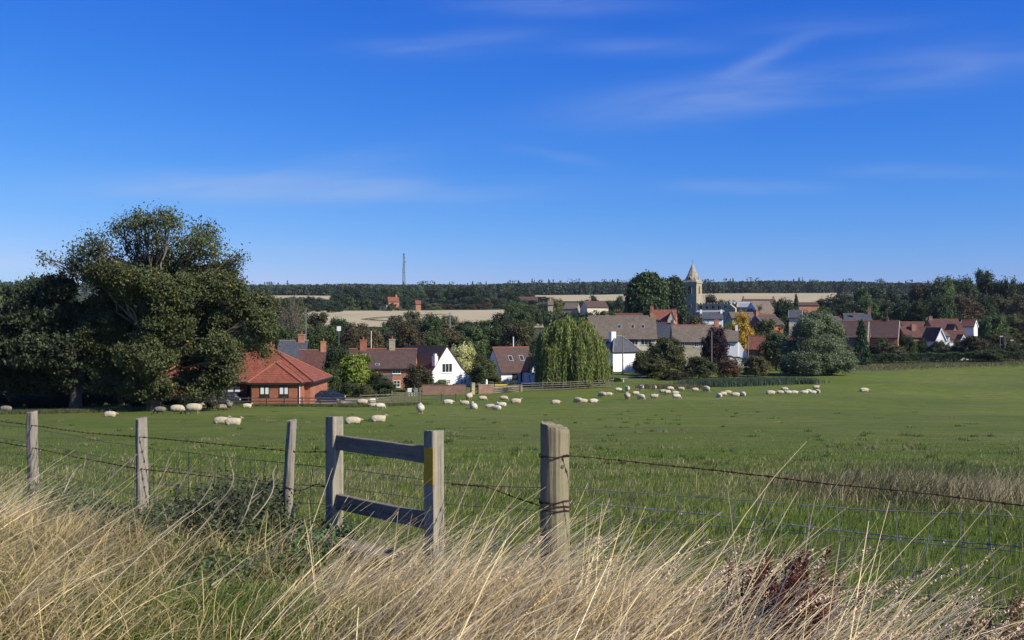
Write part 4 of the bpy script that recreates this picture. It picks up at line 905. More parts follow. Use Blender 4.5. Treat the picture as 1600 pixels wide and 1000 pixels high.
t, Ln, D, e, r = house('dark_slate_house', 'dark slate roof squeezed between the long weathered roof and the stone cottage', 1020, 1052, 506, 528, 252, 7, 'timber_black', 'slate', rot=-.5, ridge='ridge_grey')
chimney(t, Ln/2 - .4, 0, r - 1, r + .9, .8, .6, 'stone', 1)

# long stone cottage and its white end
t, Ln, D, e, r = house('stone_cottage', 'long stone cottage with grey-brown roof and brick chimney behind the purple tree', 1050, 1126, 509, 533, 232, 7, 'stone', 'stone_tile', rot=-.04)
X = lambda px: (px - 1088) * 228.5 / F
chimney(t, X(1119.5), 0, r - .8, r + 1.4, 1.0, .8, 'old_brick', 1)
for q, w_ in ((1085, 1.0), (1097, .9), (1063, .9)): window(t, X(q), -D/2, e - 1.35, w_, 1.1, cols=2)
t, Ln, D, e, r = house('white_end_cottage', 'white cottage with a white chimney, right of the purple tree', 1124, 1152, 516, 533, 230, 6.5, 'white_render', 'stone_tile', rot=-.2)
g = Geo(); g.box(Ln/2 - .55, Ln/2 + .02, -.4, .4, r - 1.5, r + 1.15); g.build('chimney', MAT['white_render'], t)
window(t, 0, -D/2, e - 1.5, .8, .9); window(t, Ln/2 - .6, -D/2, .2, .6, .8, frame='dark_frame', cols=1, rows=1)
g = Geo(); g.prism([(Ln/2 + .002, -1.5), (Ln/2 + 3.0, -1.5), (Ln/2 + 3.0, 1.5), (Ln/2 + .002, e + .2)], -D/2 + .3, D/2 - .6); g.build('outshut', MAT['white_render'], t)

# --- the church
d = 420; p = on_ground(1082, d); tz = p.z
ch = thing('church', 'grey stone church with square tower and short spire above the village', 'church', p, R(-33))
# local -Y is the broad shaded west-south face, +X the sunlit face; nave runs along +X
S = 4.05; Z = lambda py: (HZ - py) / F * d - tz; top = Z(442)
g = Geo(); g.box(-S/2 - .0, S/2 + .0, -S/2, S/2, -1, top)
S = 6.0
g = Geo(); g.box(-S/2, S/2, -S/2, S/2, -1, top); g.build('tower', MAT['church_stone'], ch)
g = Geo()
for zz, o_ in ((Z(461), .14), (Z(481), .12), (top - .02, .3)): g.box(-S/2 - o_, S/2 + o_, -S/2 - o_, S/2 + o_, zz - .16, zz + .16)
g.build('string_course', MAT['ashlar'], ch)
for sx, sy in ((-1, -1), (1, -1), (1, 1), (-1, 1)):
    b_ = Geo(); zt = Z(474); b_.box(sx * S/2 - .45, sx * S/2 + .45, sy * S/2 - .45, sy * S/2 + .45, -1, zt * .75); b_.box(sx * S/2 - .3, sx * S/2 + .3, sy * S/2 - .3, sy * S/2 + .3, zt * .751, zt); b_.build('buttress', MAT['ashlar'], ch)
def arch(parent, x, y, z0, z1, w, ang, mull=True, name='belfry_window'):
    o_ = Geo(); A = arch_pts(w, z0, z1); o_.prism(A, -.02, .03); f = o_.build(name, MAT['dark'], parent); f.location = (x, y, 0); f.rotation_euler = (0, 0, ang)
    q = Geo(); B = arch_pts(w * 1.3, z0 - w * .12, z1 + w * .16)
    for i in range(len(A)):
        j = (i + 1) % len(A); V = [(*A[i], ), (*A[j], ), (*B[j], ), (*B[i], )]
        V3 = [(a, -.16, c_) for a, c_ in V] + [(a, .05, c_) for a, c_ in V]; q.add(V3, [(0, 1, 2, 3), (7, 6, 5, 4), (0, 4, 5, 1), (2, 6, 7, 3)])
    q.build('hood_mould', MAT['ashlar'], f)
    if mull: m_ = Geo(); m_.box(-.06, .06, -.09, -.021, z0, z0 + (z1 - z0) * .8); m_.build('mullion', MAT['ashlar'], f)
for ang, (xx, yy) in ((0, (0, -S/2)), (pi/2, (S/2, 0)), (pi, (0, S/2)), (-pi/2, (-S/2, 0))): arch(ch, xx, yy, Z(459), Z(447), 1.35, ang)
arch(ch, .2, -S/2, Z(482), Z(476), .8, 0, True, 'tower_window'); arch(ch, -.3, -S/2, Z(471), Z(467.5), .4, 0, False, 'slit_window')
# broach spire: octagon rising from the square
st = Z(410.5); g = Geo(); a_ = S/2 + .1; oc = a_ * .4142; z1 = top + .3; zb = top + 3.0
ap = (0, 0, st); O = [(-oc, -a_), (oc, -a_), (a_, -oc), (a_, oc), (oc, a_), (-oc, a_), (-a_, oc), (-a_, -oc)]
V = [(x_, y_, z1) for x_, y_ in O] + [ap]; g.add(V, [(i, (i + 1) % 8, 8) for i in range(8)])
k_ = (zb - z1) / (st - z1)
for i, (cx, cy) in ((1, (a_, -a_)), (3, (a_, a_)), (5, (-a_, a_)), (7, (-a_, -a_))):
    A, B = O[i], O[(i + 1) % 8]; mx, my = (A[0] + B[0]) / 2 * (1 - k_), (A[1] + B[1]) / 2 * (1 - k_)
    g.add([(A[0], A[1], z1), (cx, cy, z1), (B[0], B[1], z1), (mx * 1.01, my * 1.01, zb)], [(0, 1, 3), (1, 2, 3)])
g.build('spire', MAT['church_stone'], ch)
for ang, (xx, yy) in ((0, (0, -a_)), (pi/2, (a_, 0)), (-pi/2, (-a_, 0))):
    l_ = Geo(); l_.prism([(-.45, .0), (.45, .0), (.45, 1.0), (0, 1.9), (-.45, 1.0)], -.05, 1.0); o_ = l_.build('spire_light', MAT['ashlar'], ch)
    kk = .12; o_.location = (xx * (1 - kk), yy * (1 - kk), z1 + (st - z1) * kk - .4); o_.rotation_euler = (0, 0, ang)
    q = Geo(); q.prism([(-.22, .15), (.22, .15), (.22, 1.0), (0, 1.45), (-.22, 1.0)], -.07, -.052); q.build('opening', MAT['dark'], o_)
g = Geo(); g.tube([(0, 0, st - .1), (0, 0, st + 1.1)], .05, 5); g.tube([(-.35, 0, st + .8), (.35, 0, st + .8)], .05, 4); g.build('weather_vane', MAT['mast'], ch)
# nave with clerestory and battlements
NL = 17.5; nt = Z(476.5) + .2
g = Geo(); g.box(S/2 + .002, S/2 + NL, -3.0, 3.0, -1, nt); g.build('nave_wall', MAT['church_stone'], ch)
g = Geo(); n_ = 13
for i in range(n_): xx = S/2 + .2 + (NL - .6) * i / (n_ - 1) - .05; g.box(xx, xx + .75, -3.08, -2.8, nt + .002, nt + .6)
g.box(S/2 + .01, S/2 + NL, -3.12, -2.99, nt - .3, nt - .05); g.build('nave_battlement', MAT['ashlar'], ch)
for i in range(6): arch(ch, S/2 + 2.0 + i * 2.7, -3.0, nt - 2.0, nt - .6, 1.3, 0, True, 'clerestory_window')
g = Geo(); g.add([(S/2 + .5, -3.003, nt - 2.5), (S/2 + NL - .5, -3.003, nt - 2.5), (S/2 + NL - .5, -6.4, nt - 3.8), (S/2 + .5, -6.4, nt - 3.8)], [(0, 3, 2, 1)]); g.build('aisle_roof', MAT['lead'], ch)
g = Geo(); g.box(S/2 + .5, S/2 + NL - .5, -6.5, -3.01, -1, nt - 3.9); g.box(S/2 + .45, S/2 + NL - .45, -6.65, -6.41, nt - 3.89, nt - 3.3); g.build('aisle_wall', MAT['church_stone'], ch)
for i in range(4): arch(ch, S/2 + 3.0 + i * 4.0, -6.5, .8, nt - 4.6, 1.4, 0, True, 'aisle_window')
# porch gable and chancel
g = Geo(); x_ = S/2 + NL; g.prism([(x_ - 3.2, -1), (x_ + 1.4, -1), (x_ + 1.4, nt - 2.0), (x_ - .9, nt - .2), (x_ - 3.2, nt - 2.0)], -8.4, -6.66); g.build('transept', MAT['ashlar'], ch)
g = Geo(); g.box(x_ + .002, x_ + 9.5, -2.8, 2.8, -1, nt - 1.4); g.box(x_ + 1.5, x_ + 9.4, -5.5, -2.81, -1, nt - 2.2); g.build('chancel_wall', MAT['church_stone'], ch)
g = Geo(); g.add([(x_ + .01, -3.0, nt - 1.4), (x_ + 9.7, -3.0, nt - 1.4), (x_ + 9.7, 0, nt + .3), (x_ + .01, 0, nt + .3), (x_ + 9.7, 3, nt - 1.4), (x_ + .01, 3, nt - 1.4)], [(0, 1, 2, 3), (3, 2, 4, 5)]); g.add([(x_ + 9.5, -2.8, nt - 1.4), (x_ + 9.5, 2.8, nt - 1.4), (x_ + 9.5, 0, nt + .2)], [(0, 1, 2)]); g.build('chancel_roof', MAT['lead'], ch)

# small white cottages in front of the church
t, Ln, D, e, r = house('small_white_cottage', 'small white cottage with slate roof directly in front of the church nave', 1094, 1128, 489.5, 498, 330, 6, 'white_render', 'slate', ridge='ridge_grey', rot=-.1)
for q in (-Ln/2 + .3, Ln/2 - .3): 
    g = Geo(); g.box(q - .35, q + .35, -.4, .4, r - .6, r + 1.2); g.build('chimney', MAT['white_render'], t)
window(t, 1.2, -D/2, e - 1.3, .8, .8); window(t, -1.2, -D/2, e - 1.3, .8, .8)
t, Ln, D, e, r = house('long_white_building', 'long pale-roofed white building right of the church', 1140, 1172, 472, 478, 430, 7, 'white_render', 'lead', ridge='ridge_grey')
t, Ln, D, e, r = house('white_gable_terrace', 'white gabled terrace with grey roof right of the church', 1172, 1204, 472, 489, 360, 7, 'white_render', 'stone_tile', ridge='ridge_grey', rot=.5, barge='white_paint')
t, Ln, D, e, r = house('far_brown_roof_house', 'brown-roofed house with two small chimneys on the slope right of the church', 1160, 1210, 468, 474, 520, 8, 'stone', 'brown_tile')
chimney(t, -Ln/2 + .5, 0, r - .5, r + 1.5, .9, .7, 'brick', 1); chimney(t, Ln/2 - .5, 0, r - .5, r + 1.5, .9, .7, 'brick', 1)
t, Ln, D, e, r = house('bungalow_in_trees', 'small brown roof at the edge of the stubble right of the church', 1245, 1276, 473, 477, 520, 8, 'old_brick', 'brown_tile')
t, Ln, D, e, r = house('churchside_grey_house', 'grey roofed house under the golden yellow tree', 1140, 1176, 489, 497, 320, 7, 'stone', 'stone_tile', ridge='ridge_grey')
t, Ln, D, e, r = house('brick_gable_house', 'brick house with white bargeboards behind the golden yellow tree', 1178, 1212, 492, 507, 285, 7, 'brick', 'brown_tile', rot=.55, barge='white_paint')
chimney(t, -Ln/2 + .1, -.2, r - 2, r + 1.0, .9, .7, 'brick', 1)
t, Ln, D, e, r = house('navy_roof_house', 'house with dark navy slate roof right of the golden yellow tree', 1234, 1252, 486, 496, 300, 6, 'cream_render', 'slate', ridge='ridge_grey', rot=-.3, barge='white_paint')
t, Ln, D, e, r = house('orange_tiled_barn', 'orange tiled barn roof right of the white end cottage', 1176, 1194, 526, 545, 228, 6, 'brick', 'orange_tile', rot=-.6)
t, Ln, D, e, r = house('orange_tiled_shed', 'orange tiled roof between green trees left of the silvery willow', 1204, 1236, 526, 536, 236, 6, 'brick', 'orange_tile', rot=.1)

# --- right-hand village
t, Ln, D, e, r = house('slate_chimney_house', 'slate-roofed house with two chimneys behind the conical conifer', 1320, 1358, 491, 503, 290, 7, 'cream_render', 'slate', ridge='ridge_grey', rot=-.25)
chimney(t, Ln/2 - .3, 0, r - 1, r + 1.9, .9, .8, 'buff_brick', 2); chimney(t, -Ln * .12, -1.5, r - 1.5, r + .6, .7, .6, 'buff_brick', 1)
g = Geo(); aerial(t, Ln/2 - .3, 0, r + 1.9, 1.2)
t, Ln, D, e, r = house('white_peak_house', 'small white gable peeping out right of the silvery willow', 1300, 1312, 496, 503, 300, 5, 'white_render', 'brown_tile', rot=.9, barge='white_paint')
t, Ln, D, e, r = house('brown_roof_house', 'long brown-roofed house behind the silvery willow and the conifer', 1296, 1352, 503, 526, 256, 7.5, 'buff_brick', 'brown_tile', barge='white_paint', rot=-.42)
t, Ln, D, e, r = house('brown_roof_gable_house', 'large brown-roofed house right of the conifer', 1352, 1400, 502, 526, 262, 7, 'old_brick', 'brown_tile', barge='white_paint', rot=-.45)
chimney(t, Ln * .18, 0, r - .4, r + 1.0, .6, .6, 'buff_brick', 1); aerial(t, Ln * .18, 0, r + .9, 2.4)
# orange-brick cross gable with white bargeboards
def cross_gable(name, label, px, wpx, apex, eave, d, wall, roof, rot=0, depth=6, barge='white_paint', cat='house', group=None):
    p = on_ground(px, d); t = thing(name, label, cat, p, rot + pi/2, group); e = (HZ - eave) / F * d - p.z; r = (HZ - apex) / F * d - p.z
    gable_body(t, depth, wpx / F * d, e, r, wall, roof, barge=barge); return t, depth, wpx / F * d, e, r
t, Ln, D, e, r = house('red_terrace', 'long dull red roof between the orange gable and the white house', 1408, 1452, 504, 518, 285, 7, 'buff_brick', 'worn_red_tile')
chimney(t, Ln/2 - .6, 0, r - .5, r + 1.2, .8, .6, 'buff_brick', 1)
t, Ln, D, e, r = house('low_red_house', 'lower dull red roof with a dark chimney stack left of the white house', 1406, 1434, 512, 526, 262, 6, 'buff_brick', 'worn_red_tile', rot=.1)
chimney(t, Ln * .15, -1, r - 1, r + .9, 1.2, .8, 'buff_brick', 1)
t, Ln, D, e, r = house('grey_roof_wing_house', 'grey-brown roof adjoining the white house at right', 1432, 1462, 512, 528, 262, 6.5, 'white_render', 'brown_tile', rot=-.3)
t, Ln, D, e, r = cross_gable('white_house', 'white rendered house with pointed gable at the right of the village', 1459, 15, 513.5, 529, 252, 'white_render', 'brown_tile', rot=.1, barge='white_paint', depth=7)
window(t, -Ln/2, 0, e - 1.6, .9, .9, ang=-pi/2); window(t, -Ln/2, 0, .4, 1.1, 1.1, ang=-pi/2)
t, Ln, D, e, r = house('white_house_wing', 'low white wing with grey roof joined to the pointed white gable', 1462, 1477, 519, 525, 254, 5, 'white_render', 'stone_tile')
window(t, .6, -D/2, e - 1.3, .8, .9)
t, Ln, D, e, r = house('big_red_roof_house', 'broad red-brown roof behind the white house', 1450, 1496, 500, 517, 275, 8, 'buff_brick', 'worn_red_tile')
chimney(t, -Ln/2 + .6, 0, r - .5, r + 1.0, .9, .7, 'buff_brick', 1)
t, Ln, D, e, r = cross_gable('orange_peak_house', 'small orange-brick gable in front of the broad red-brown roof', 1487, 10, 508, 519, 264, 'buff_brick', 'worn_red_tile', depth=5, barge=None)
t, Ln, D, e, r = house('rusty_roof_house', 'low rusty red roof, rightmost below the broad red-brown roof', 1478, 1506, 518, 530, 256, 6, 'white_render', 'worn_red_tile', rot=-.1)
t, Ln, D, e, r = cross_gable('tiny_white_gable', 'tiny white gable at the right end of the rusty roof', 1501, 8, 524, 531, 250, 'white_render', 'worn_red_tile', depth=3)
t, Ln, D, e, r = house('hidden_red_roof_house', 'red roof with white gable among the right-hand trees', 1506, 1522, 501, 510, 284, 6, 'white_render', 'worn_red_tile', rot=-.6, barge='white_paint')

# --- far buildings
t, Ln, D, e, r = house('orange_farmhouse', 'orange farmhouse on the hillside below the radio mast', 606, 622, 464.5, 471, 772, 8, 'old_brick', 'orange_tile', rot=.3)
tree(612, 473, 16, 762, G_MID, 'green bush hiding the foot of the orange farmhouse', 'far', 'shrub', 'shrub'); tree(636, 468, 18, 764, G_DARK, 'dark tree between the orange farmhouse and its barn', 'far'); chimney(t, Ln * .3, 0, r - .5, r + 2.0, 1.2, 1.0, 'old_brick', 0)
g = Geo(); g.box(-Ln/2 - 2, -Ln/2 + 1.5, -D/2 - 2, -D/2 + 1, -1, e * .55); g.build('porch', MAT['cream_render'], t)
t, Ln, D, e, r = house('orange_barn', 'small orange barn right of the hillside farmhouse', 649, 657, 470, 475, 775, 6, 'old_brick', 'orange_tile', rot=.2)
t, Ln, D, e, r = house('far_shed', 'long low brown shed at the left end of the middle stubble field', 812, 840, 464, 469, 880, 9, 'stone', 'brown_tile')
t, Ln, D, e, r = house('cream_gable_house', 'brown-roofed house with cream gable on the hillside above the willow', 912, 946, 471.5, 480, 520, 8, 'cream_render', 'brown_tile', rot=.35)
t, Ln, D, e, r = house('small_hill_cottage', 'tiny chimneyed cottage on the hillside left of the cream-gabled house', 856, 864, 470, 476, 560, 5, 'stone', 'stone_tile')
chimney(t, 0, 0, r - .3, r + 1.6, .8, .7, 'stone', 1)
t, Ln, D, e, r = house('far_grey_house', 'grey roof among trees on the hill left of the cream-gabled house', 884, 904, 474, 482, 525, 7, 'stone', 'stone_tile', rot=-.3)

# --- radio mast on the skyline
d = 1330; p = on_ground(631, d); ht = (HZ - 396) / F * d - p.z
ma = thing('radio_mast', 'lattice steel radio mast rising above the skyline wood', 'mast', p)
g = Geo(); b0, b1 = 4.3, 1.5
def mp_(k_, z): w_ = b0 + (b1 - b0) * z / ht; return ((-1, 1)[k_ in (1, 2)] * w_ / 2, (-1, 1)[k_ in (2, 3)] * w_ / 2, z)
for k_ in range(4): g.tube([mp_(k_, 0), mp_(k_, ht)], .22, 4)
nb = 15
for i in range(nb):
    za, zb_ = ht * i / nb, ht * (i + 1) / nb
    for k_ in range(4): g.tube([mp_(k_, za), mp_((k_ + 1) % 4, zb_)], .11, 3); g.tube([mp_((k_ + 1) % 4, za), mp_(k_, zb_)], .11, 3); g.tube([mp_(k_, zb_), mp_((k_ + 1) % 4, zb_)], .11, 3)
g.build('lattice', MAT['mast'], ma)
for zz, w_ in ((ht - 1.2, 3.0), (ht * .55, 3.6)):
    q = Geo(); q.tube([(0, 0, zz - .4), (0, 0, zz + .5)], w_ / 2, 8); q.build('antenna_platform', MAT['mast'], ma)
for i, (a, zz) in enumerate(((0, .8), (2, .72), (4, .62), (1, .9))):
    q = Geo(); q.tube([(0, 0, 0), (0, .5, 0)], [.9, .9], 10); o_ = q.build('antenna_drum', MAT['mast'], ma); o_.location = (cos(a) * 1.6, sin(a) * 1.6, ht * zz)

# --- poles and lamps
def pole(label, px, top, d, rad=.12, mat='pole', arms=0, name='telegraph_pole', cat='pole', group=None, base=None):
    p = on_ground(px, d); ht = (HZ - top) / F * d - p.z; t = thing(name, label, cat, p, 0, group); g = Geo(); g.tube([(0, 0, -.5), (0, 0, ht)], [rad, rad * .75], 8); g.build('shaft', MAT[mat], t)
    for i in range(arms):
        q = Geo(); zz = ht - .4 - i * .5; q.box(-.9, .9, -.06, .06, zz - .06, zz + .06); q.build('crossarm', MAT[mat], t)
        for xx in (-.8, -.4, .4, .8): k_ = Geo(); k_.tube([(xx, 0, zz + .061), (xx, 0, zz + .25)], [.05, .03], 6); k_.build('insulator', MAT['white_metal'], t)
    return t, ht
pole('tall slim green-grey pole behind the slate-roofed house', 478, 481, 170, .10, 'metal', name='slim_pole')
pole('slim pale pole above the red brick cottage', 580, 517, 175, .08, 'white_metal', name='slim_pole')
pole('pale pole behind the shaded cottage roof', 802, 526, 180, .13, 'white_metal', name='slim_pole')
pole('electricity pole with transformer arms above the white gable house', 703, 488, 292, .2, 'metal', 2, 'electricity_pole')
pole('wooden telegraph pole in front of the white hipped-roof house', 973, 523, 190, .13)
pole('wooden telegraph pole in front of the purple tree', 1112, 517, 195, .13)
pole('wooden telegraph pole right of the white end cottage', 1169, 525, 206, .15)
pole('wooden pole among the bushes at the far right', 1570, 525, 235, .13)
pole('thin pole beside the near-black tree at the left edge', 6, 512, 120, .06, 'metal', name='slim_pole')
pole('slim pole above the orange barn on the hillside', 653, 460, 778, .1, 'metal', name='slim_pole')
for px, d_, lab in ((1563, 240, 'street lamp left of the wooden pole at the far right'), (1580, 236, 'street lamp right of the wooden pole at the far right')):
    t, ht = pole(lab, px, 526 if px < 1570 else 532, d_, .07, 'metal', name='street_lamp', cat='street lamp')
    q = Geo(); q.box(-.15, .55, -.12, .12, ht, ht + .14); q.build('lamp_head', MAT['white_metal'], t)
# white flag-like sign on a slim pole
t, ht = pole('slim pole carrying a white square board behind the cottages', 529.5, 510, 165, .05, 'metal', name='signpost', cat='sign')
q = Geo(); q.box(-.33, .33, -.05, .02, ht - .75, ht + .02); q.build('board', MAT['white_paint'], t)

# --- fences by the houses
def rail_fence(label, pts, hgt=1.15, rails=3, gap=2.2, mat='fence_wood', name='rail_fence', ph=.1, group=None, top_white=False):
    P0 = pts[0]; t = thing(name, label, 'fence', tuple(P0))
    seg = []
    for a, b_ in zip(pts, pts[1:]):
        ln = (b_.xy - a.xy).length; n = max(1, round(ln / gap))
        for i in range(n): seg.append(a.lerp(b_, i / n))
    seg.append(pts[-1]); seg = [Vector((q.x, q.y, h(q.x, q.y))) - Vector(P0) for q in seg]
    g = Geo(); w_ = ph / 2; g.box(-w_, w_, -w_, w_, -.3, hgt + .08); me = g.mesh('fence_post', MAT[mat])
    for q in seg: o_ = link('post', me, t); o_.location = q
    for a, b_ in zip(seg, seg[1:]):
        for k_ in range(rails):
            zz = hgt * (k_ + .75) / rails; q = Geo(); dr = (b_ - a); nn = Vector((-dr.y, dr.x, 0)).normalized() * .03; up = Vector((0, 0, .05)); off = Vector((-dr.y, dr.x, 0)).normalized() * (-(w_ + .032) if dr.x > 0 else w_ + .032)
            A = a + off + Vector((0, 0, zz)); B = b_ + off + Vector((0, 0, zz)); V = [A - nn - up, A + nn - up, A + nn + up, A - nn + up, B - nn - up, B + nn - up, B + nn + up, B - nn + up]
            q.add([tuple(v_) for v_ in V], [(0, 1, 2, 3), (7, 6, 5, 4), (0, 4, 5, 1), (1, 5, 6, 2), (2, 6, 7, 3), (3, 7, 4, 0)]); q.build('rail', MAT[mat], t)
    return t
rail_fence('dark three-rail fence in front of the bungalow', [on_ground(286, 108), on_ground(360, 108), on_ground(500, 108.5), on_ground(562, 109)], 1.0, 3, 2.0, 'dark_fence')
rail_fence('grey rail fence in front of the bright yellow-green tree', [on_ground(563, 109.2), on_ground(612, 112)], 1.2, 4, 2.2, 'fence_wood')
rail_fence('pale four-rail fence in front of the weeping willow', [on_ground(815, 142), on_ground(880, 145), on_ground(957, 152)], 1.25, 4, 1.6, 'fence_wood')
rail_fence('low rail fence in the pasture right of the field gate', [on_ground(658, 118), on_ground(690, 119), on_ground(712, 120)], .8, 2, 2.2, 'dark_fence')
rail_fence('short rail fence beside the shaded cottage wall', [on_ground(770, 139), on_ground(814, 141.5)], 1.0, 4, 2.0, 'dark_fence')
# low dark board fence behind the rails at the bungalow
def board_fence(label, a, b_, hgt, mat, bw=.14, name='board_fence'):
    t = thing(name, label, 'fence', tuple(a)); ln = (b_ - a).length; n = int(ln / bw); g = Geo(); g.box(-bw*.46, bw*.46, -.02, .02, -.2, hgt); me = g.mesh('board', MAT[mat])
    ang = math.atan2(b_.y - a.y, b_.x - a.x)
    for i in range(n): q = a.lerp(b_, (i + .5) / n); o_ = link('board', me, t); o_.location = (q.x - a.x, q.y - a.y, h(q.x, q.y) - a.z + rnd.uniform(-.015, .015)); o_.rotation_euler = (0, 0, ang)
    return t
board_fence('grey upright board fence at the left wall of the white hipped-roof house', on_ground(943, 194), on_ground(958, 192), 1.7, 'fence_wood', .16)
# field gate: five bars
def gate(label, a, b_, hgt=1.2, bars=5, mat='fence_wood'):
    t = thing('field_gate', label, 'gate', tuple(a)); v_ = b_ - a; ang = math.atan2(v_.y, v_.x); ln = v_.xy.length; t.rotation_euler = (0, 0, ang)
    for k_ in range(bars): zz = .12 + (hgt - .12) * (k_ / (bars - 1)) ** .85; g = Geo(); g.box(0, ln, -.03, .03, zz, zz + .09); g.build('bar', MAT[mat], t)
    for xx in (.04, ln - .1): g = Geo(); g.box(xx, xx + .09, -.07, -.031, .0, hgt + .12); g.build('stile_bar', MAT[mat], t)
    g = Geo(); V = [(.1, -.07, .1), (.2, -.07, .1), (ln - .1, -.07, hgt), (ln - .2, -.07, hgt), (.1, -.035, .1), (.2, -.035, .1), (ln - .1, -.035, hgt), (ln - .2, -.035, hgt)]
    g.add(V, [(0, 1, 2, 3), (7, 6, 5, 4), (0, 4, 5, 1), (2, 6, 7, 3)]); g.build('brace', MAT[mat], t)
    for xx in (-.2, ln + .02): g = Geo(); g.box(xx, xx + .18, -.09, .09, -.3, hgt + .3); g.build('gate_post', MAT[mat], t)
gate('grey field gate in front of the red brick cottage, left of the brick wall', on_ground(614, 113), on_ground(634, 113.5)); gate('second grey field gate, nearer the brick wall', on_ground(636.5, 113.6), on_ground(655, 114))
def wall(name, label, pts, hgt, th, mat, cap='ashlar'):
    t = thing(name, label, 'wall', tuple(pts[0])); g = Geo(); c_ = Geo()
    for a, b_ in zip(pts, pts[1:]):
        v_ = (b_ - a); nn = Vector((-v_.y, v_.x, 0)).normalized() * th / 2; o = pts[0]
        for gg, z0, z1, k_ in ((g, -.4, hgt, 1), (c_, hgt + .002, hgt + .08, 1.25)):
            V = [a - nn * k_ - o, b_ - nn * k_ - o, b_ + nn * k_ - o, a + nn * k_ - o]; V = [(q.x, q.y, q.z + z0) for q in V] + [(q.x, q.y, q.z + z1) for q in V]
            gg.add(V, [(0, 3, 2, 1), (4, 5, 6, 7), (0, 1, 5, 4), (1, 2, 6, 5), (2, 3, 7, 6), (3, 0, 4, 7)])
    g.build('wall_face', MAT[mat], t); c_.build('coping', MAT[cap], t)
wall('garden_wall', 'old red brick garden wall in front of the white gable house', [on_ground(660, 137), on_ground(728, 137)], 1.25, .3, 'garden_brick', 'garden_brick')
wall('garden_wall', 'short faded brick wall left of the shaded cottage', [on_ground(747, 138), on_ground(771, 139)], 1.2, .35, 'garden_brick', 'stone')
wall('garden_wall', 'low stone wall in front of the shaded cottage', [on_ground(771.5, 140), on_ground(815, 142)], .9, .4, 'stone', 'stone')
wall('gate_pillar', 'pale stone pillar between the two brick garden walls', [on_ground(736, 137), on_ground(741, 137.2)], 1.5, .5, 'stone', 'ashlar')
# pale garden statue between the white houses
p = on_ground(760, 143); g = Geo(); g.tube([(0, 0, -.2), (0, 0, .5), (0, 0, .52), (0, 0, 1.0), (.02, 0, 1.5), (0, 0, 1.7)], [.25, .25, .16, .2, .15, .1], 10); o_ = g.build('garden_statue', MAT['white_paint']); o_.location = p; tag(o_, 'white garden ornament beside the green tree between the white houses', 'ornament')
# white garden chairs
def garden_chair(px, d, rz, label):
    t = thing('garden_chair', label, 'chair', on_ground(px, d), rz, 'white garden chairs')
    g = Geo(); g.box(-.28, .28, -.26, .26, .40, .44); g.build('seat', MAT['white_paint'], t)
    for i in range(5): g = Geo(); g.box(-.26 + i * .115, -.26 + i * .115 + .06, .262, .29, .44, .95); g.build('back_slat', MAT['white_paint'], t)
    g = Geo(); g.box(-.29, .29, .26, .295, .951, 1.0); g.build('top_rail', MAT['white_paint'], t)
    for a in (-.25, .21):
        for b_ in (-.25, .21): g = Geo(); g.box(a, a + .04, b_, b_ + .04, -.02, .399); g.build('leg', MAT['white_paint'], t)
garden_chair(641, 134, .4, 'white garden chair on the left, before the brownish round shrub'); garden_chair(647.5, 134.5, -.6, 'white garden chair on the right, before the brownish round shrub')
# yellow and dark clutter by the low wall: a covered log pile
p = on_ground(783, 141.0); g = Geo(); g.box(-.9, .9, -.35, .35, .98, 1.12); o_ = g.build('yellow_cover', plain('yellow_tarpaulin', (.6, .5, .05), .6, .3, .1)); o_.location = p; tag(o_, 'small yellow cover lying on the low stone wall', 'cover')

# --- parked blue car by the bungalow
def car(px, d, rz, label, paint):
    t = thing('parked_car', label, 'car', on_ground(px, d), rz)
    pr = [(-2.1, .35), (-2.12, .75), (-2.0, .92), (-1.35, 1.0), (-.75, 1.42), (.75, 1.46), (1.45, 1.02), (2.0, .88), (2.12, .6), (2.08, .3)]
    g = Geo(); n = len(pr); secs = []
    for y_, k_ in ((-.86, .93), (-.80, 1.0), (.80, 1.0), (.86, .93)): secs.append([(x_ * (1 if abs(y_) < .85 else .985), y_ * (1 - .16 * max(0, (z_ - .95) / .5)), z_ * (1 if z_ < .5 else (k_ * .1 + .9))) for x_, z_ in pr])
    V = [q for s_ in secs for q in s_]; 
    for s_ in range(3): g.add(V, [(s_ * n + i, s_ * n + (i + 1) % n, (s_ + 1) * n + (i + 1) % n, (s_ + 1) * n + i) for i in range(n)])
    g.add(V, [list(range(n))[::-1]]); g.add(V, [list(range(3 * n, 4 * n))]); g.build('body', paint, t)
    for sy in (-1, 1):
        q = Geo(); q.prism([(-1.15, 1.0), (-.7, 1.34), (-.05, 1.37), (-.05, 1.0)], sy * .815 - .01, sy * .815 + .04 * sy); q.build('side_window', MAT['glass'], t)
        q = Geo(); q.prism([(.03, 1.0), (.03, 1.37), (.7, 1.36), (1.2, 1.02)], sy * .815 - .01, sy * .815 + .04 * sy); q.build('side_window', MAT['glass'], t)
    q = Geo(); q.add([(1.44, -.72, 1.045), (1.44, .72, 1.045), (.80, .66, 1.44), (.80, -.66, 1.44)], [(0, 1, 2, 3)]); q.build('windscreen', MAT['glass'], t)
    for x_ in (-1.3, 1.3):
        for y_ in (-.78, .78): q = Geo(); q.tube([(x_, y_ - .1, .32), (x_, y_ + .1, .32)], .32, 16); w_ = q.build('wheel', MAT['soffit'], t); q = Geo(); q.tube([(x_, y_ - .11, .32), (x_, y_ + .11, .32)], .18, 10); q.build('rim', MAT['metal'], w_)
    for y_ in (-.6, .6): q = Geo(); q.box(2.08, 2.14, y_ - .14, y_ + .14, .62, .76); q.build('headlight', MAT['white_metal'], t)
    for xx in (-1.0, .1, 1.05): pass
    return t
m = M('blue_car_paint', .25, .6); m.col((.008, .016, .05)); m.b.inputs['Coat Weight'].default_value = .6
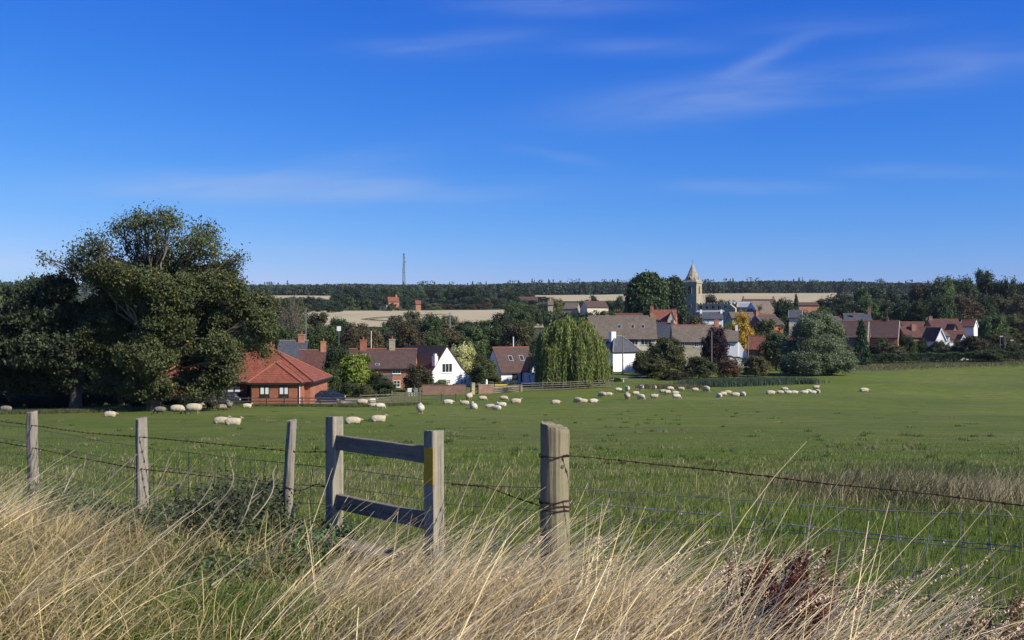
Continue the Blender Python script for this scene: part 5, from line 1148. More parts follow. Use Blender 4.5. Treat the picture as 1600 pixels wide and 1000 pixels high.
car(511, 117, .15, 'dark blue car parked beside the right end of the bungalow', m.m)
m = M('dark_car_paint', .3, .6); m.col((.03, .04, .07)); m.b.inputs['Coat Weight'].default_value = .6
car(348, 111.5, 0, 'dark car in front of the bungalow, mostly behind the rail fence', m.m)
# ------------------------------------------------------------------ sheep
def fleece(name, c, face):
    m = M(name, .95, .1)
    at = m.n('ShaderNodeAttribute', attribute_name='tone'); n = m.noise(6, 6, rough=.7)
    w = m.ramp(n, [(.3, (c[0] * .62, c[1] * .58, c[2] * .5)), (.6, c)]); sp = m.n('ShaderNodeSeparateColor'); m.l(at.outputs['Color'], sp.inputs[0])
    m.col(m.mix(sp.outputs[0], face, w)); m.bump(m.noise(26, 4), .8, .03); return m.m
FL = {'cream': fleece('cream_fleece', (.52, .45, .32), (.30, .23, .17)), 'white': fleece('white_fleece', (.60, .55, .43), (.42, .34, .26)),
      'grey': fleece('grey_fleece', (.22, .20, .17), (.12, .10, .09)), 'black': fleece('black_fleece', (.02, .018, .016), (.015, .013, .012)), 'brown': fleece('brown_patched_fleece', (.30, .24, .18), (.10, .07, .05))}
def meta_mesh(name, balls, tonefun, res=.05):
    mb = bpy.data.metaballs.new(name); mb.resolution = res; mb.render_resolution = res; mb.threshold = .6
    for x_, y_, z_, r_ in balls: e_ = mb.elements.new(); e_.co = (x_, y_, z_); e_.radius = r_ / .575
    o = bpy.data.objects.new(name, mb); C.objects.link(o); bpy.context.view_layer.update()
    ev = o.evaluated_get(bpy.context.evaluated_depsgraph_get()); me0 = ev.to_mesh()
    n = len(me0.vertices); v = np.empty(n * 3, np.float32); me0.vertices.foreach_get('co', v); v = v.reshape(-1, 3).astype(float)
    fs = [tuple(p_.vertices) for p_ in me0.polygons]; ev.to_mesh_clear(); bpy.data.objects.remove(o, do_unlink=True); bpy.data.metaballs.remove(mb)
    g = Geo(); nb = v + np.stack([wob(v[:, 0] * 9, v[:, 1] * 9 + v[:, 2] * 7, 1.7, 1)] * 3, -1) * .010
    q4 = [f for f in fs if len(f) == 4]; q3 = [f for f in fs if len(f) == 3]; col = np.repeat(tonefun(v)[:, None], 3, 1)
    if q4: g.add(nb, q4, 0, col)
    if q3:
        g.f.append(np.array(q3, dtype=np.int64)); g.m.append(np.zeros(len(q3), dtype=np.int32))
        if not q4: g.v.append(nb); g.n = len(nb); c4 = np.ones((len(nb), 4)); c4[:, :3] = col; g.c.append(c4)
    return g
def sheep_geo(pose):
    B = []
    z = {'stand': .62, 'graze': .62, 'lie': .30, 'rest': .30}[pose]
    for i in range(8): x_ = -.46 + i * .125; rr = .235 + .035 * sin(pi * i / 7); B += [(x_, -.06, z, rr), (x_, .06, z, rr), (x_, 0, z - .06, rr)]
    B += [(-.55, 0, z + .02, .15), (.50, 0, z + .04, .19)]
    if pose in ('stand', 'graze'):
        for x_ in (-.42, .36):
            for y_ in (-.15, .15):
                for k_ in range(7): zz = .03 + k_ * .07; B.append((x_ + (.03 if x_ < 0 and 2 < k_ < 5 else 0) * -1, y_, zz, .042 + .012 * k_ * .6))
    else: B += [(.42, -.2, .09, .10), (.42, .2, .09, .10), (.58, -.17, .05, .06), (-.38, -.24, .10, .13), (-.38, .24, .10, .13), (-.2, .27, .06, .06)]
    hd = {'stand': [(.58, .12, .15), (.68, .22, .12), (.75, .31, .105)], 'lie': [(.58, .12, .15), (.66, .24, .12), (.72, .36, .105)],
          'graze': [(.60, -.06, .15), (.72, -.22, .12), (.80, -.36, .10)], 'rest': [(.60, .02, .15), (.70, .06, .12), (.78, .08, .105)]}[pose]
    for x_, dz, rr in hd: B.append((x_, 0, z + dz, rr))
    hx, hz = hd[-1][0], z + hd[-1][1]
    dx, dz = {'stand': (1, -.35), 'lie': (1, -.25), 'graze': (.45, -.8), 'rest': (1, -.3)}[pose]
    for k_ in range(1, 5): B.append((hx + dx * k_ * .055, 0, hz + dz * k_ * .055, .095 - .012 * k_))
    B.append((-.62, 0, z + .05, .05)); B.append((-.65, 0, z - .05, .04))
    def tone(v):
        head = np.clip(1 - (v[:, 0] - (hx - .05)) / .08, 0, 1); legs = np.clip((v[:, 2] - .30) / .1, 0, 1) if pose in ('stand', 'graze') else np.clip((v[:, 2] - .04) / .05, 0, 1)
        return np.minimum(head, legs)
    return B, tone, (hx, hz)
SHM = {}
for k_ in ('stand', 'graze', 'lie', 'rest'):
    B, tone, hd = sheep_geo(k_); g = meta_mesh('sheep_' + k_, B, tone)
    for c_ in FL: SHM[k_, c_] = g.mesh(f'sheep_{k_}_{c_}', FL[c_], True)
    SHM[k_] = hd
EAR = {}
for c_ in FL:
    e_ = Geo(); e_.tube([(0, 0, 0), (0, .06, .02), (0, .13, .0)], [.02, .035, .008], 6, col=(0, 0, 0)); EAR[c_] = e_.mesh('ear', FL[c_], True)
def sheep(px, py, wpx, pose, head, c_, label):
    p = hit(px, py); vis = 1.35 * max(abs(cos(head)), .42); sc = .84 * min(max(wpx / (vis * F / p.y), .8), 1.12)
    t = thing('sheep', label, 'sheep', p, head, 'sheep grazing and resting in the pasture'); t.scale = (sc,) * 3
    b_ = link('body', SHM[pose, c_], t); hx, hz = SHM[pose]
    for sg in (-1, 1): e_ = link('ear', EAR[c_], t); e_.location = (hx, sg * .05, hz + .03); e_.scale = (1, sg, 1)
Rt, Lf, Aw, To = 0.0, pi, pi/2, -pi/2
for a in [
 (9,646,20,'graze',Lf,'grey','grey sheep in deep shade at the left edge of the pasture'),
 (172,651,20,'rest',Rt,'cream','cream sheep lying alone at the foot of the ash, left of the second fence stake'),
 (250,647,17,'graze',Lf,'grey','grey sheep standing in shade, left of the two cream sheep'),
 (277,647,24,'graze',Rt,'cream','cream sheep grazing behind another cream sheep, right of the grey one'),
 (303,647,30,'stand',Rt,'cream','largest cream sheep, walking right with head up near the black sheep'),
 (309,637,14,'lie',Rt,'grey','grey sheep just behind the back of the largest cream sheep'),
 (328,640,13,'graze',2.2,'black','black sheep beside the bungalow fence'),
 (346,642,14,'graze',.6,'brown','brown patched sheep right of the black sheep'),
 (357,640,12,'stand',2.0,'grey','grey-brown sheep standing right behind the brown patched one'),
 (386,637,15,'lie',Rt,'white','white sheep lying with head raised by the dark rail fence'),
 (346,662,21,'lie',Rt,'cream','left one of the two cream sheep lying together, head raised'),
 (364,664,25,'lie',.15,'cream','right one of the two cream sheep lying together'),
 (551,662,22,'rest',.25,'cream','cream sheep lying just right of the left stile post'),
 (591,659,22,'lie',.2,'cream','cream sheep lying with head up above the middle of the stile'),
 (657,647,11,'stand',Aw + .1,'white','white sheep seen from behind above the right stile post'),
 (533,631,12,'rest',Lf,'brown','dark-and-pale sheep lying against the grey fence'),
 (566,635,19,'stand',Rt,'cream','cream sheep standing left of two others by the grey fence'),
 (582,632,12,'stand',.7,'white','white sheep standing behind, in the trio by the grey fence'),
 (594,640,15,'graze',.35,'white','white sheep grazing in front, in the trio by the grey fence'),
 (584,636,10,'rest',Lf,'cream','small cream sheep lying half hidden by the grazing white one'),
 (700,631,17,'rest',Rt,'white','thin white sheep lying in front of the brick garden wall'),
 (726,632,15,'lie',Lf,'cream','cream sheep lying facing left below the brick garden wall'),
 (733,626,10,'stand',Aw - .3,'cream','cream sheep standing tail-on below the brick garden wall'),
 (754,627,13,'graze',.2,'cream','cream sheep grazing below the short faded brick wall'),
 (740,639,12,'lie',Aw + .2,'white','white sheep lying back to the camera, left of the resting trio'),
 (766,638,11,'rest',Lf,'cream','leftmost sheep of the resting trio before the shaded cottage'),
 (776,640,13,'rest',2.6,'white','front sheep of the resting trio before the shaded cottage'),
 (784,635,14,'lie',Lf,'white','rear right sheep of the resting trio before the shaded cottage'),
 (787,627,12,'graze',-.1,'cream','cream sheep grazing right behind the resting trio'),
 (806,630,18,'lie',Rt,'cream','large cream sheep lying with head up, right of the resting trio'),
 (868,631,13,'rest',.1,'cream','cream sheep lying alone below the weeping willow'),
 (903,630,11,'graze',2.5,'cream','cream sheep standing behind a lying one below the willow fence'),
 (911,629,14,'rest',.1,'cream','cream sheep lying in front of the standing one below the willow fence'),
 (927,629,6,'rest',.3,'white','tiny white lamb lying alone right of the pair below the willow fence'),
 (941,621,11,'graze',2.4,'cream','cream sheep standing below the right end of the willow fence'),
 (951,618,9,'rest',0,'cream','cream sheep lying just right of the end of the willow fence'),
 (966,613,9,'graze',Rt,'white','white sheep grazing below the pale field path'),
 (980,613,7,'stand',To,'white','white sheep facing the camera below the pale field path'),
 (980,625,8,'stand',Aw,'cream','cream sheep seen from behind, in front of the scattered flock'),
 (1002,610,6,'stand',To + .2,'white','small white sheep standing left of the dark hedge shadow'),
 (1023,610,5,'stand',To,'white','small white sheep standing in the hedge shadow'),
 (993,619,10,'graze',.3,'cream','cream sheep grazing left in the middle of the flock'),
 (1001,625,11,'graze',-.8,'white','white sheep with its head down, front left of the flock'),
 (1022,624,14,'stand',Rt,'cream','cream sheep standing broadside with head up, front of the flock'),
 (1036,616,8,'graze',Lf,'cream','cream sheep head down, left of an overlapping pair'),
 (1043,617,10,'graze',.5,'cream','cream sheep, right of an overlapping pair'),
 (1047,611,9,'graze',Rt,'white','white sheep grazing at the foot of the brown-green bush'),
 (1055,616,10,'rest',.2,'cream','cream sheep lying behind the broad white one'),
 (1057,624,14,'graze',.1,'white','broad white sheep grazing at the front right of the flock'),
 (1064,612,10,'graze',2.9,'cream','cream sheep grazing in front of the rough grass'),
 (1086,613,11,'graze',.15,'cream','lone cream sheep grazing left of the reeds'),
 (1103,613,9,'graze',To + .5,'cream','cream sheep grazing towards the camera before the reeds'),
 (1124,621,7,'rest',To,'white','white sheep lying at the left end of the reed-side group'),
 (1130,620,9,'graze',.3,'cream','cream sheep grazing at the left of the reed-side group'),
 (1137,615,12,'rest',Rt,'cream','cream sheep lying at the back of the reed-side group'),
 (1149,619,15,'rest',Lf,'cream','long cream sheep lying in the middle of the reed-side group'),
 (1161,619,7,'rest',To,'white','small white sheep lying at the right end of the reed-side group'),
 (1204,616,15,'rest',.1,'cream','cream sheep lying flat, leftmost of the row at right'),
 (1219,615,10,'rest',Lf,'cream','second sheep of the row at right, lying'),
 (1226,612,8,'graze',Lf,'cream','cream sheep standing behind the row at right'),
 (1232,615,10,'lie',Lf,'white','white sheep lying in the middle of the row at right'),
 (1241,615,9,'rest',Rt,'white','white sheep lying at the right end of the first row cluster'),
 (1257,615,9,'rest',Lf,'white','white sheep lying, leftmost of the cluster below the silvery willow'),
 (1263,613,10,'rest',.3,'white','white sheep lying second in the cluster below the silvery willow'),
 (1270,615,9,'lie',Lf,'white','white sheep lying third in the cluster below the silvery willow'),
 (1277,615,7,'rest',To,'cream','cream sheep lying at the right end of the cluster below the silvery willow'),
 (1275,609,11,'stand',Rt,'cream','cream sheep standing behind the cluster below the silvery willow'),
 (1350,612,15,'rest',.1,'cream','cream sheep lying all alone, rightmost in the pasture')]: sheep(*a)
# small green marker post in the pasture
p = hit(974, 612); g = Geo(); g.tube([(0, 0, -.2), (0, 0, 1.35)], [.05, .045], 6); t = thing('marker_post', 'slim post with pale top standing in the pasture behind the sheep', 'post', p); g.build('shaft', MAT['fence_wood'], t)
g = Geo(); g.tube([(0, 0, 1.351), (0, 0, 1.7)], [.06, .06], 8); g.build('cap', MAT['blind'], t)

# ------------------------------------------------------------------ the near fence and stile
def post_geo(r0, r1, hgt, seed, k=40, n=70, slant=(0, 0), rough=.004, split=0, bend=0, square=False, flare=0):
    g = Geo(); t = np.linspace(0, 1, n); th = np.arange(k) * 2 * pi / k; V = []
    r_ = np.random.default_rng(seed); ph = r_.uniform(0, 6.28, 8)
    for i, q in enumerate(t):
        if square:
            s = r0; m_ = np.maximum(np.abs(np.cos(th)), np.abs(np.sin(th))); rr = s / m_; rr = np.minimum(rr, s * 1.36)
        else: rr = np.full(k, r0 + (r1 - r0) * q)
        z = q * hgt
        rr = rr * (1 + split * (.10 * np.cos(2 * th + ph[0]) + .08 * np.cos(3 * th + ph[1] + .5 * q) + .05 * np.cos(5 * th + ph[2] - q)))
        rr = rr + rough * (np.sin(th * 7 + ph[3] + 2 * np.sin(z * 3)) * .6 + np.sin(th * 13 + ph[4] + z * 4) * .5 + np.sin(th * 19 + ph[5] + np.sin(z * 7)) * .35)
        rr = rr + rough * .8 * np.sin(z * 23 + np.cos(th) * 3 + ph[6]) * .4 + flare * np.exp(-q * 9)
        if i >= n - 2: rr = rr * (.992 if i == n - 2 else .97)
        x_, y_ = rr * np.cos(th) + bend * sin(q * 4 + ph[7]) , rr * np.sin(th) + bend * .6 * sin(q * 5)
        zz = z + (slant[0] * x_ + slant[1] * y_) * (q ** 6) + (rough * 1.2 * np.sin(th * 9 + ph[2]) if i == n - 1 else 0)
        V.append(np.stack([x_, y_, zz + 0 * x_], -1))
    V = np.array(V); i = np.arange(n - 1)[:, None] * k; j = np.arange(k)[None]; j2 = (j + 1) % k
    g.add(V.reshape(-1, 3), np.stack([i + j, i + j2, i + k + j2, i + k + j], -1).reshape(-1, 4))
    c = V[-1].mean(0); g.add(np.concatenate([V[-1], c + (V[-1] - c) * .5, [c - [0, 0, .004]]]), [(j, (j + 1) % k, k + (j + 1) % k, k + j) for j in range(k)])
    g.add(np.concatenate([c + (V[-1] - c) * .5, [c - [0, 0, .004]]]), [(j, (j + 1) % k, k) for j in range(k)])
    return g
ZT = lambda py, d: (HZ - py) / F * d
fence_t = thing('stock_fence', 'post and wire stock fence with barbed wire running across the foreground', 'fence', (0, 0, 0))
FP = [((-7.0, 11.9), .055, -.90, 3), ((-5.0, 10.4), .054, ZT(643, 10.4), 4), ((-3.28, 8.78), .052, ZT(653, 8.78), 5), ((-1.779, 7.84), .042, ZT(656, 7.84), 6)]
labs = ['stake just beyond the left edge', 'leftmost weathered stake, half overgrown', 'second grey stake from the left', 'gnarled silvery stake just left of the stile']
for ((x_, y_), r_, zt, sdv), lb in zip(FP, labs):
    z0 = h(x_, y_) - .25; g = post_geo(r_ * 1.05, r_ * .86, zt - z0, sdv, slant=(.15, .1), rough=.0035, split=.9, bend=.012, k=36, n=60); o_ = g.build('post', MAT['stake_wood'], fence_t, True, lb); o_.location = (x_, y_, z0)
    if sdv == 6: o_.rotation_euler = (0, R(2.4), 0)
    if sdv == 5: o_.rotation_euler = (0, R(1.0), 0)
# the thick round straining post
BX, BY = (867 - 800) / F * 6.15, 6.15; z0 = h(BX, BY) - .2; zt = ZT(665, BY)
g = post_geo(.094, .088, zt - z0, 9, k=72, n=110, slant=(-.26, .1), rough=.0022, flare=.01); big = g.build('post', MAT['post_wood'], fence_t, True, 'thick round post with a slanting top, right of the stile'); big.location = (BX, BY, z0)
q = Geo()                          # knot
for rr_, dz in ((.014, .002), (.007, .004)): th_ = np.arange(14) * 2 * pi / 14; q.tube([(0, 0, 0), (0, -dz - .002, 0)], [rr_, rr_ * .8], 12)
kn = q.build('knot', MAT['bark'], big); a_ = R(-62); kn.location = (cos(a_) * .0885, sin(a_) * .0885, ZT(730, 6.06) - z0); kn.rotation_euler = (0, 0, a_ + pi/2)
# post beyond the right edge
EX, EY = 2.56, 4.86; z0 = h(EX, EY) - .2; g = post_geo(.05, .045, ZT(775, EY) - z0, 12, split=.6, k=36, n=50, rough=.003, slant=(.1, 0)); o_ = g.build('post', MAT['stake_wood'], fence_t, True, 'stake at the right edge of the photo'); o_.location = (EX, EY, z0)
def wire(path, rad, mat, name, barbs=0, parent=fence_t, seed=0, twist=.0015):
    """path: list of (x, y, z); a strand with slack and kinks, barbs every ~11 cm"""
    P = np.array(path, float); sl = np.concatenate([[0], np.cumsum(np.linalg.norm(np.diff(P, axis=0), axis=1))]); n = max(8, int(sl[-1] / .035)); s_ = np.linspace(0, sl[-1], n)
    Q = np.stack([np.interp(s_, sl, P[:, k_]) for k_ in range(3)], -1); r_ = np.random.default_rng(seed)
    for _ in range(2): Q[1:-1] = (Q[:-2] + 2 * Q[1:-1] + Q[2:]) / 4
    jit = np.cumsum(r_.normal(0, .0009, n)); jit -= np.linspace(jit[0], jit[-1], n); Q[:, 2] += jit * .8
    g = Geo()
    if barbs:
        for ph in (0, pi): g.tube(Q + np.stack([0 * s_, np.cos(s_ * 90 + ph) * rad * .9, np.sin(s_ * 90 + ph) * rad * .9], -1), rad * .8, 5)
    else: g.tube(Q, rad, 5)
    o = g.build(name, MAT[mat], parent, True)
    if barbs:
        b_ = Geo(); s0 = r_.uniform(0, .1)
        while s0 < sl[-1]:
            c_ = np.array([np.interp(s0, s_, Q[:, k_]) for k_ in range(3)]); T_ = np.array([np.interp(s0 + .01, s_, Q[:, k_]) for k_ in range(3)]) - c_; T_ /= np.linalg.norm(T_) + 1e-9
            b_.tube([c_ - T_ * .007, c_ + T_ * .007], rad * 2.3, 6)
            for k_ in range(4): v_ = r_.normal(size=3); v_ -= T_ * v_.dot(T_) * .8; v_ /= np.linalg.norm(v_); b_.tube([c_ + v_ * rad, c_ + v_ * .017], [rad * .7, rad * .25], 4)
            s0 += r_.uniform(.095, .125)
        ob = b_.build('barbs', MAT[mat], o); ob['kind'] = 'stuff'
    return o
def PW(px, py, d): return ((px - 800) / F * d, d, (HZ - py) / F * d)
f0 = -.06   # wires run on the camera side or field side of the posts
wire([PW(-60, 648, 11.2), PW(0, 658, 10.8), PW(52, 665, 10.33), PW(130, 676, 9.4), PW(218, 683, 8.72), PW(330, 693, 8.4), PW(447, 704, 7.79), PW(480, 706, 7.85), PW(510, 706, 7.72)], .0030, 'rust', 'barbed_strand', 1, seed=1)
wire([PW(-60, 684, 11.2), PW(0, 691, 10.8), PW(52, 700, 10.35), PW(120, 715, 9.5), PW(218, 733, 8.74), PW(330, 745, 8.4), PW(447, 761, 7.79), PW(465, 768, 7.80), PW(480, 764, 7.80), PW(496, 753, 7.82), PW(512, 765, 7.75)], .0030, 'rust', 'barbed_strand', 1, seed=2)
wire([(BX + .05, BY - .09, ZT(711, 6.06)), PW(935, 715, 6.0), PW(1100, 733, 5.75), PW(1300, 757, 5.45), PW(1450, 772, 5.2), PW(1600, 790, 4.9), PW(1640, 795, 4.82)], .0030, 'rust', 'barbed_strand', 1, seed=3)
wire([PW(705, 757, 6.95), PW(758, 760, 6.6), PW(800, 776, 6.4), PW(843, 790, 6.15)], .0030, 'rust', 'barbed_strand', 1, seed=4)
wire([(BX + .06, BY - .085, ZT(783, 6.06)), PW(930, 788, 5.98), PW(1100, 803, 5.75), PW(1300, 826, 5.45), PW(1450, 842, 5.2), PW(1600, 855, 4.9), PW(1640, 858, 4.82)], .0028, 'wire', 'barbed_strand', 1, seed=5)
wire([PW(1330, 930, 5.3), PW(1450, 938, 5.15), PW(1600, 955, 4.85)], .0028, 'rust', 'barbed_strand', 1, seed=6)
# wire wrapped round the straining post
def wrap(zc, amp, seed):
    a = np.linspace(0, 2 * pi * 1.02, 40); P = np.stack([BX + .097 * np.cos(a), BY + .097 * np.sin(a), zc + amp * np.sin(a + seed) + .004 * np.sin(a * 5)], -1); g = Geo(); g.tube(P, .0024, 5); g.tube(P + [0, 0, .005], .0022, 5); g.build('wire_wrap', MAT['rust'], fence_t, True)
wrap(ZT(711, BY), .006, 1); wrap(ZT(783, BY), .010, 2); wrap(ZT(797, BY), .008, 3.4); wrap(ZT(786, BY), .016, 5)
# netting: line wires and stay wires
FL_PTS = np.array([(-7.0, 11.95), (-5.0, 10.47), (-3.28, 8.85), (-1.78, 7.90), (-1.30, 7.86), (-.50, 7.0), (.27, 6.27), (2.56, 4.93), (3.6, 4.1)])
seg = np.concatenate([[0], np.cumsum(np.linalg.norm(np.diff(FL_PTS, axis=0), axis=1))])
def fl(s): return np.interp(s, seg, FL_PTS[:, 0]), np.interp(s, seg, FL_PTS[:, 1])
def topz(s): return np.interp(s, seg, [-1.06, -1.08, -1.08, -1.09, -1.12, -1.09, -1.02, -.955, -.94])
MAT['dark_wire'] = plain('darker_netting_wire', (.10, .095, .085), .7, .3, .3, 30)  # darker colour for the same netting where it runs left of the thick post
NL_ = [0, .155, .30, .43, .545, .64]
SS = np.arange(.05, seg[-1], .12)
for k_, dz in enumerate(NL_):
    xs, ys = fl(SS); r_ = np.random.default_rng(40 + k_); z_ = topz(SS) - dz + np.convolve(r_.normal(0, .01, len(SS)), np.ones(5) / 5, 'same')
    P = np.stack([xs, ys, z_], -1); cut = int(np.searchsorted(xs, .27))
    for PP, mt in ((P[:cut + 1], 'dark_wire'), (P[cut:], 'wire')): g = Geo(); g.tube(PP, .0022 if k_ else .0026, 4); g.build('line_wire', MAT[mt], fence_t, True)
s_ = 1.2; i = 0
while s_ < seg[-1] - .1:
    x_, y_ = fl(s_); r_ = np.random.default_rng(700 + i); z_ = topz(s_); bow = r_.normal(0, .012) if s_ > 4 else .004
    P = [(x_ + bow * sin(pi * q_ * 2 + i), y_, z_ - .64 * q_) for q_ in np.linspace(0, 1, 9)]; g = Geo(); g.tube(P, .0024, 4)
    g.build('stay_wire', MAT['wire' if x_ > .2 else 'dark_wire'], fence_t, True); s_ += .152; i += 1

# stile
n2 = np.array([.7071, -.7071]); LPx, LPy = (522.5 - 800) / F * 7.75, 7.75
st_ = thing('stile', 'weathered wooden stile with two posts, two rails and a yellow waymark', 'stile', (LPx, LPy, 0), R(-45))
# local +X runs from the left post to the right post
LEN = 1.2; a1 = .051
for xx, tp, sdv, dd in ((0, ZT(651, 7.75), 21, 7.75), (LEN, ZT(673, 6.9), 22, 6.9)):
    wx, wy = LPx + n2[0] * xx, LPy + n2[1] * xx; z0 = h(wx, wy) - .2
    g = post_geo(a1, a1, tp - z0, sdv, k=48, n=80, square=True, rough=.0016, slant=(.05, -.05)); o_ = g.build('post', MAT['stile_wood'], st_, False, 'left square post' if xx == 0 else 'right square post carrying the yellow plate'); o_.location = (xx, 0, z0)
    if xx: o_.rotation_euler = (0, R(-.6), 0); rp_ = o_; rz0 = z0
def plank(x0, x1, y0, y1, z0, z1, name, mat, seed, parent, sag=0):
    g = Geo(); n = 40; xs = np.linspace(x0, x1, n); V = []
    r_ = np.random.default_rng(seed); e1 = np.convolve(r_.normal(0, .004, n + 8), np.ones(9) / 9, 'valid')[:n]; e2 = np.convolve(r_.normal(0, .004, n + 8), np.ones(9) / 9, 'valid')[:n]; c_ = .004
    for i_, xx in enumerate(xs):
        s1, s2 = z0 + e1[i_], z1 + e2[i_]; V.append([(xx, y0 + c_, s1), (xx, y1 - c_, s1), (xx, y1, s1 + c_), (xx, y1, s2 - c_), (xx, y1 - c_, s2), (xx, y0 + c_, s2), (xx, y0, s2 - c_), (xx, y0, s1 + c_)])
    V = np.array(V).reshape(-1, 3); i = np.arange(n - 1)[:, None] * 8; j = np.arange(8)[None]; j2 = (j + 1) % 8
    g.add(V, np.stack([i + j, i + j2, i + 8 + j2, i + 8 + j], -1).reshape(-1, 4)); g.add(V[:8], [list(range(8))[::-1]]); g.add(V[-8:], [list(range(8))])
    m_ = Geo(); 
    # build along local X but keep the grain along the board: mesh made upright, then turned
    W_ = g.v; 
    for q in range(len(W_)): a = W_[q]; W_[q] = np.stack([-a[:, 2], a[:, 1], a[:, 0]], -1)
    o = g.build(name, MAT[mat], parent); o.rotation_euler = (0, pi/2, 0); return o
plank(.035, LEN - .049, -.022, .022, -.955, -.842, 'rail', 'rail_wood', 1, st_)
plank(.035, LEN - .049, -.022, .022, -1.415, -1.300, 'rail', 'rail_wood', 2, st_)
# yellow plate on the right post's outer face (faces the left of the camera)
PZ0, PZ1 = ZT(757, 6.85), ZT(700, 6.85)
g = Geo(); g.box(LEN - .047, LEN + .047, -a1 - .0075, -a1 - .0035, PZ0, PZ1); g.build('waymark_plate', MAT['waymark'], st_)
for zz in (PZ1 - .02, PZ0 + .02): q = Geo(); q.tube([(LEN, -a1 - .0076, zz), (LEN, -a1 - .0105, zz)], .004, 8); q.build('screw', MAT['metal'], st_)
# treads
for zz, xx in ((-1.58, LEN * .55),):
    g = Geo(); g.box(xx - .45, xx + .45, -.42, -.24, zz, zz + .04); g.build('step', MAT['rail_wood'], st_)
    for k_ in (-.34, .34): g = Geo(); g.box(xx + k_ - .045, xx + k_ + .045, -.37, -.29, -2.1, zz - .002); g.build('step_post', MAT['rail_wood'], st_)

# ------------------------------------------------------------------ grass, weeds
def blades(name, label, base, L_, th0, th1, phi, wid, tone, color, seg=4, kind='stuff', taper=.25):
    n = len(base); K = seg; t = np.linspace(0, 1, K + 1); g = Geo()
    d = np.stack([np.cos(phi), np.sin(phi)], -1); yaw = rng.uniform(0, pi, n); side = np.stack([np.cos(yaw), np.sin(yaw), 0 * yaw], -1)
    side[:, 0] = np.sign(side[:, 0] + 1e-6) * np.maximum(abs(side[:, 0]), .35)
    P = np.zeros((n, K + 1, 3)); P[:, 0] = base
    for k_ in range(1, K + 1):
        a = th0 + (th1 - th0) * (t[k_] - .5 / K); s_ = (L_ / K)
        P[:, k_, :2] = P[:, k_ - 1, :2] + d * (np.sin(a) * s_)[:, None]; P[:, k_, 2] = P[:, k_ - 1, 2] + np.cos(a) * s_
    w = wid[:, None] * (1 - (1 - taper) * t[None] ** 1.5) / 2
    A = P - side[:, None] * w[..., None]; B = P + side[:, None] * w[..., None]
    V = np.stack([A, B], 2).reshape(n, -1, 3); m_ = 2 * (K + 1); b_ = (np.arange(n) * m_)[:, None]; f = []
    for k_ in range(K): f.append(np.concatenate([b_ + 2 * k_, b_ + 2 * k_ + 1, b_ + 2 * k_ + 3, b_ + 2 * k_ + 2], 1))
    g.add(V.reshape(-1, 3), np.concatenate(f), 0, np.repeat(tone, m_, 0)); o = g.build(name, MAT['blade']); o.color = (*color, 1); tag(o, label, kind=kind); return P
def fence_y(px): return np.interp(px, [-200, -35, 52, 218, 447, 520, 680, 867, 1600, 2000], [13, 11.3, 10.4, 8.8, 8.05, 7.75, 6.9, 6.2, 4.9, 4.4])
def sample(n, dens, dmin=2.6, over=.1):
    """bases on the near side of the fence; dens(px, v) with v = 0 at the fence .. 1 near the camera"""
    out = []; tot = 0
    while tot < n:
        px = rng.uniform(-260, 1860, n * 2); fy_ = fence_y(px); u = rng.random(n * 2); y_ = fy_ + over - (fy_ + over - dmin) * u ** .8
        v_ = (fy_ - y_) / (fy_ - dmin); k_ = rng.random(n * 2) < dens(px, v_); x_ = (px - 800) / F * y_
        q = np.stack([x_, y_, H(x_, y_) - .02, px, v_], -1)[k_]; out.append(q); tot += len(q)
    return np.concatenate(out)[:n]
bump_ = lambda x_, a, b_, s_: 1 / (1 + np.exp(-(x_ - a) / s_)) * 1 / (1 + np.exp((x_ - b_) / s_))
def nz_(q, s, sd): return wob(q[:, 0] + .3 * wob(q[:, 1], q[:, 0], s * 2.3, sd + 3), q[:, 1], s, sd)
STRAW = (.74, .63, .375)
def straw_tone(n, dark=.0):
    k_ = np.exp(rng.normal(-.05 - dark, .28, n)); w = rng.random(n)[:, None]
    return k_[:, None] * (np.array([1, 1, 1]) * w + np.array([1.05, .92, .78]) * (1 - w))
# long wind-blown stems springing from tussocks
def tussocks(n, per, dens, Lr, lean, name, label, wid, color, seg=6, dk=0, spread=.07, topcut=None):
    c = sample(n, dens); k_ = np.repeat(np.arange(n), per); m_ = len(k_); q = c[k_].copy(); q[:, :2] += rng.normal(0, spread, (m_, 2)) * rng.uniform(.5, 1.5, (n, 1))[k_]; q[:, 2] = H(q[:, 0], q[:, 1]) - .02
    cl = rng.normal(0, .13, n)[k_]; ca = rng.normal(.12, .3, n)[k_]; cL = rng.uniform(.75, 1.2, n)[k_]; ct = np.exp(rng.normal(0, .16, n))[k_][:, None]
    L_ = rng.uniform(*Lr, m_) * cL * np.where(rng.random(m_) < .05, 1.2, 1) * np.where(q[:, 3] > 1330, .8, 1)
    cv = rng.normal(0, .22, m_)
    return blades(name, label, q[:, :3], L_, R(lean[0]) + cl + rng.normal(0, .17, m_), R(lean[1]) + cl + cv, ca + rng.normal(0, .45, m_), rng.uniform(*wid, m_), straw_tone(m_, dk) * ct, color, seg, taper=.35)
tussocks(600, 18, lambda p_, v: .03 + .95 * bump_(p_, 480 - 40 * v, 950, 30) + .42 * bump_(p_, 950, 1300, 40) + .12 * bump_(p_, 1330, 1900, 40) + .30 * bump_(p_, -300, 40, 40) * (v > .1) * (v < .8), (.26, .95), (46, 74), 'dry_grass', 'tall straw-coloured grass bent to the right by the wind across the foreground', (.0036, .0074), STRAW)
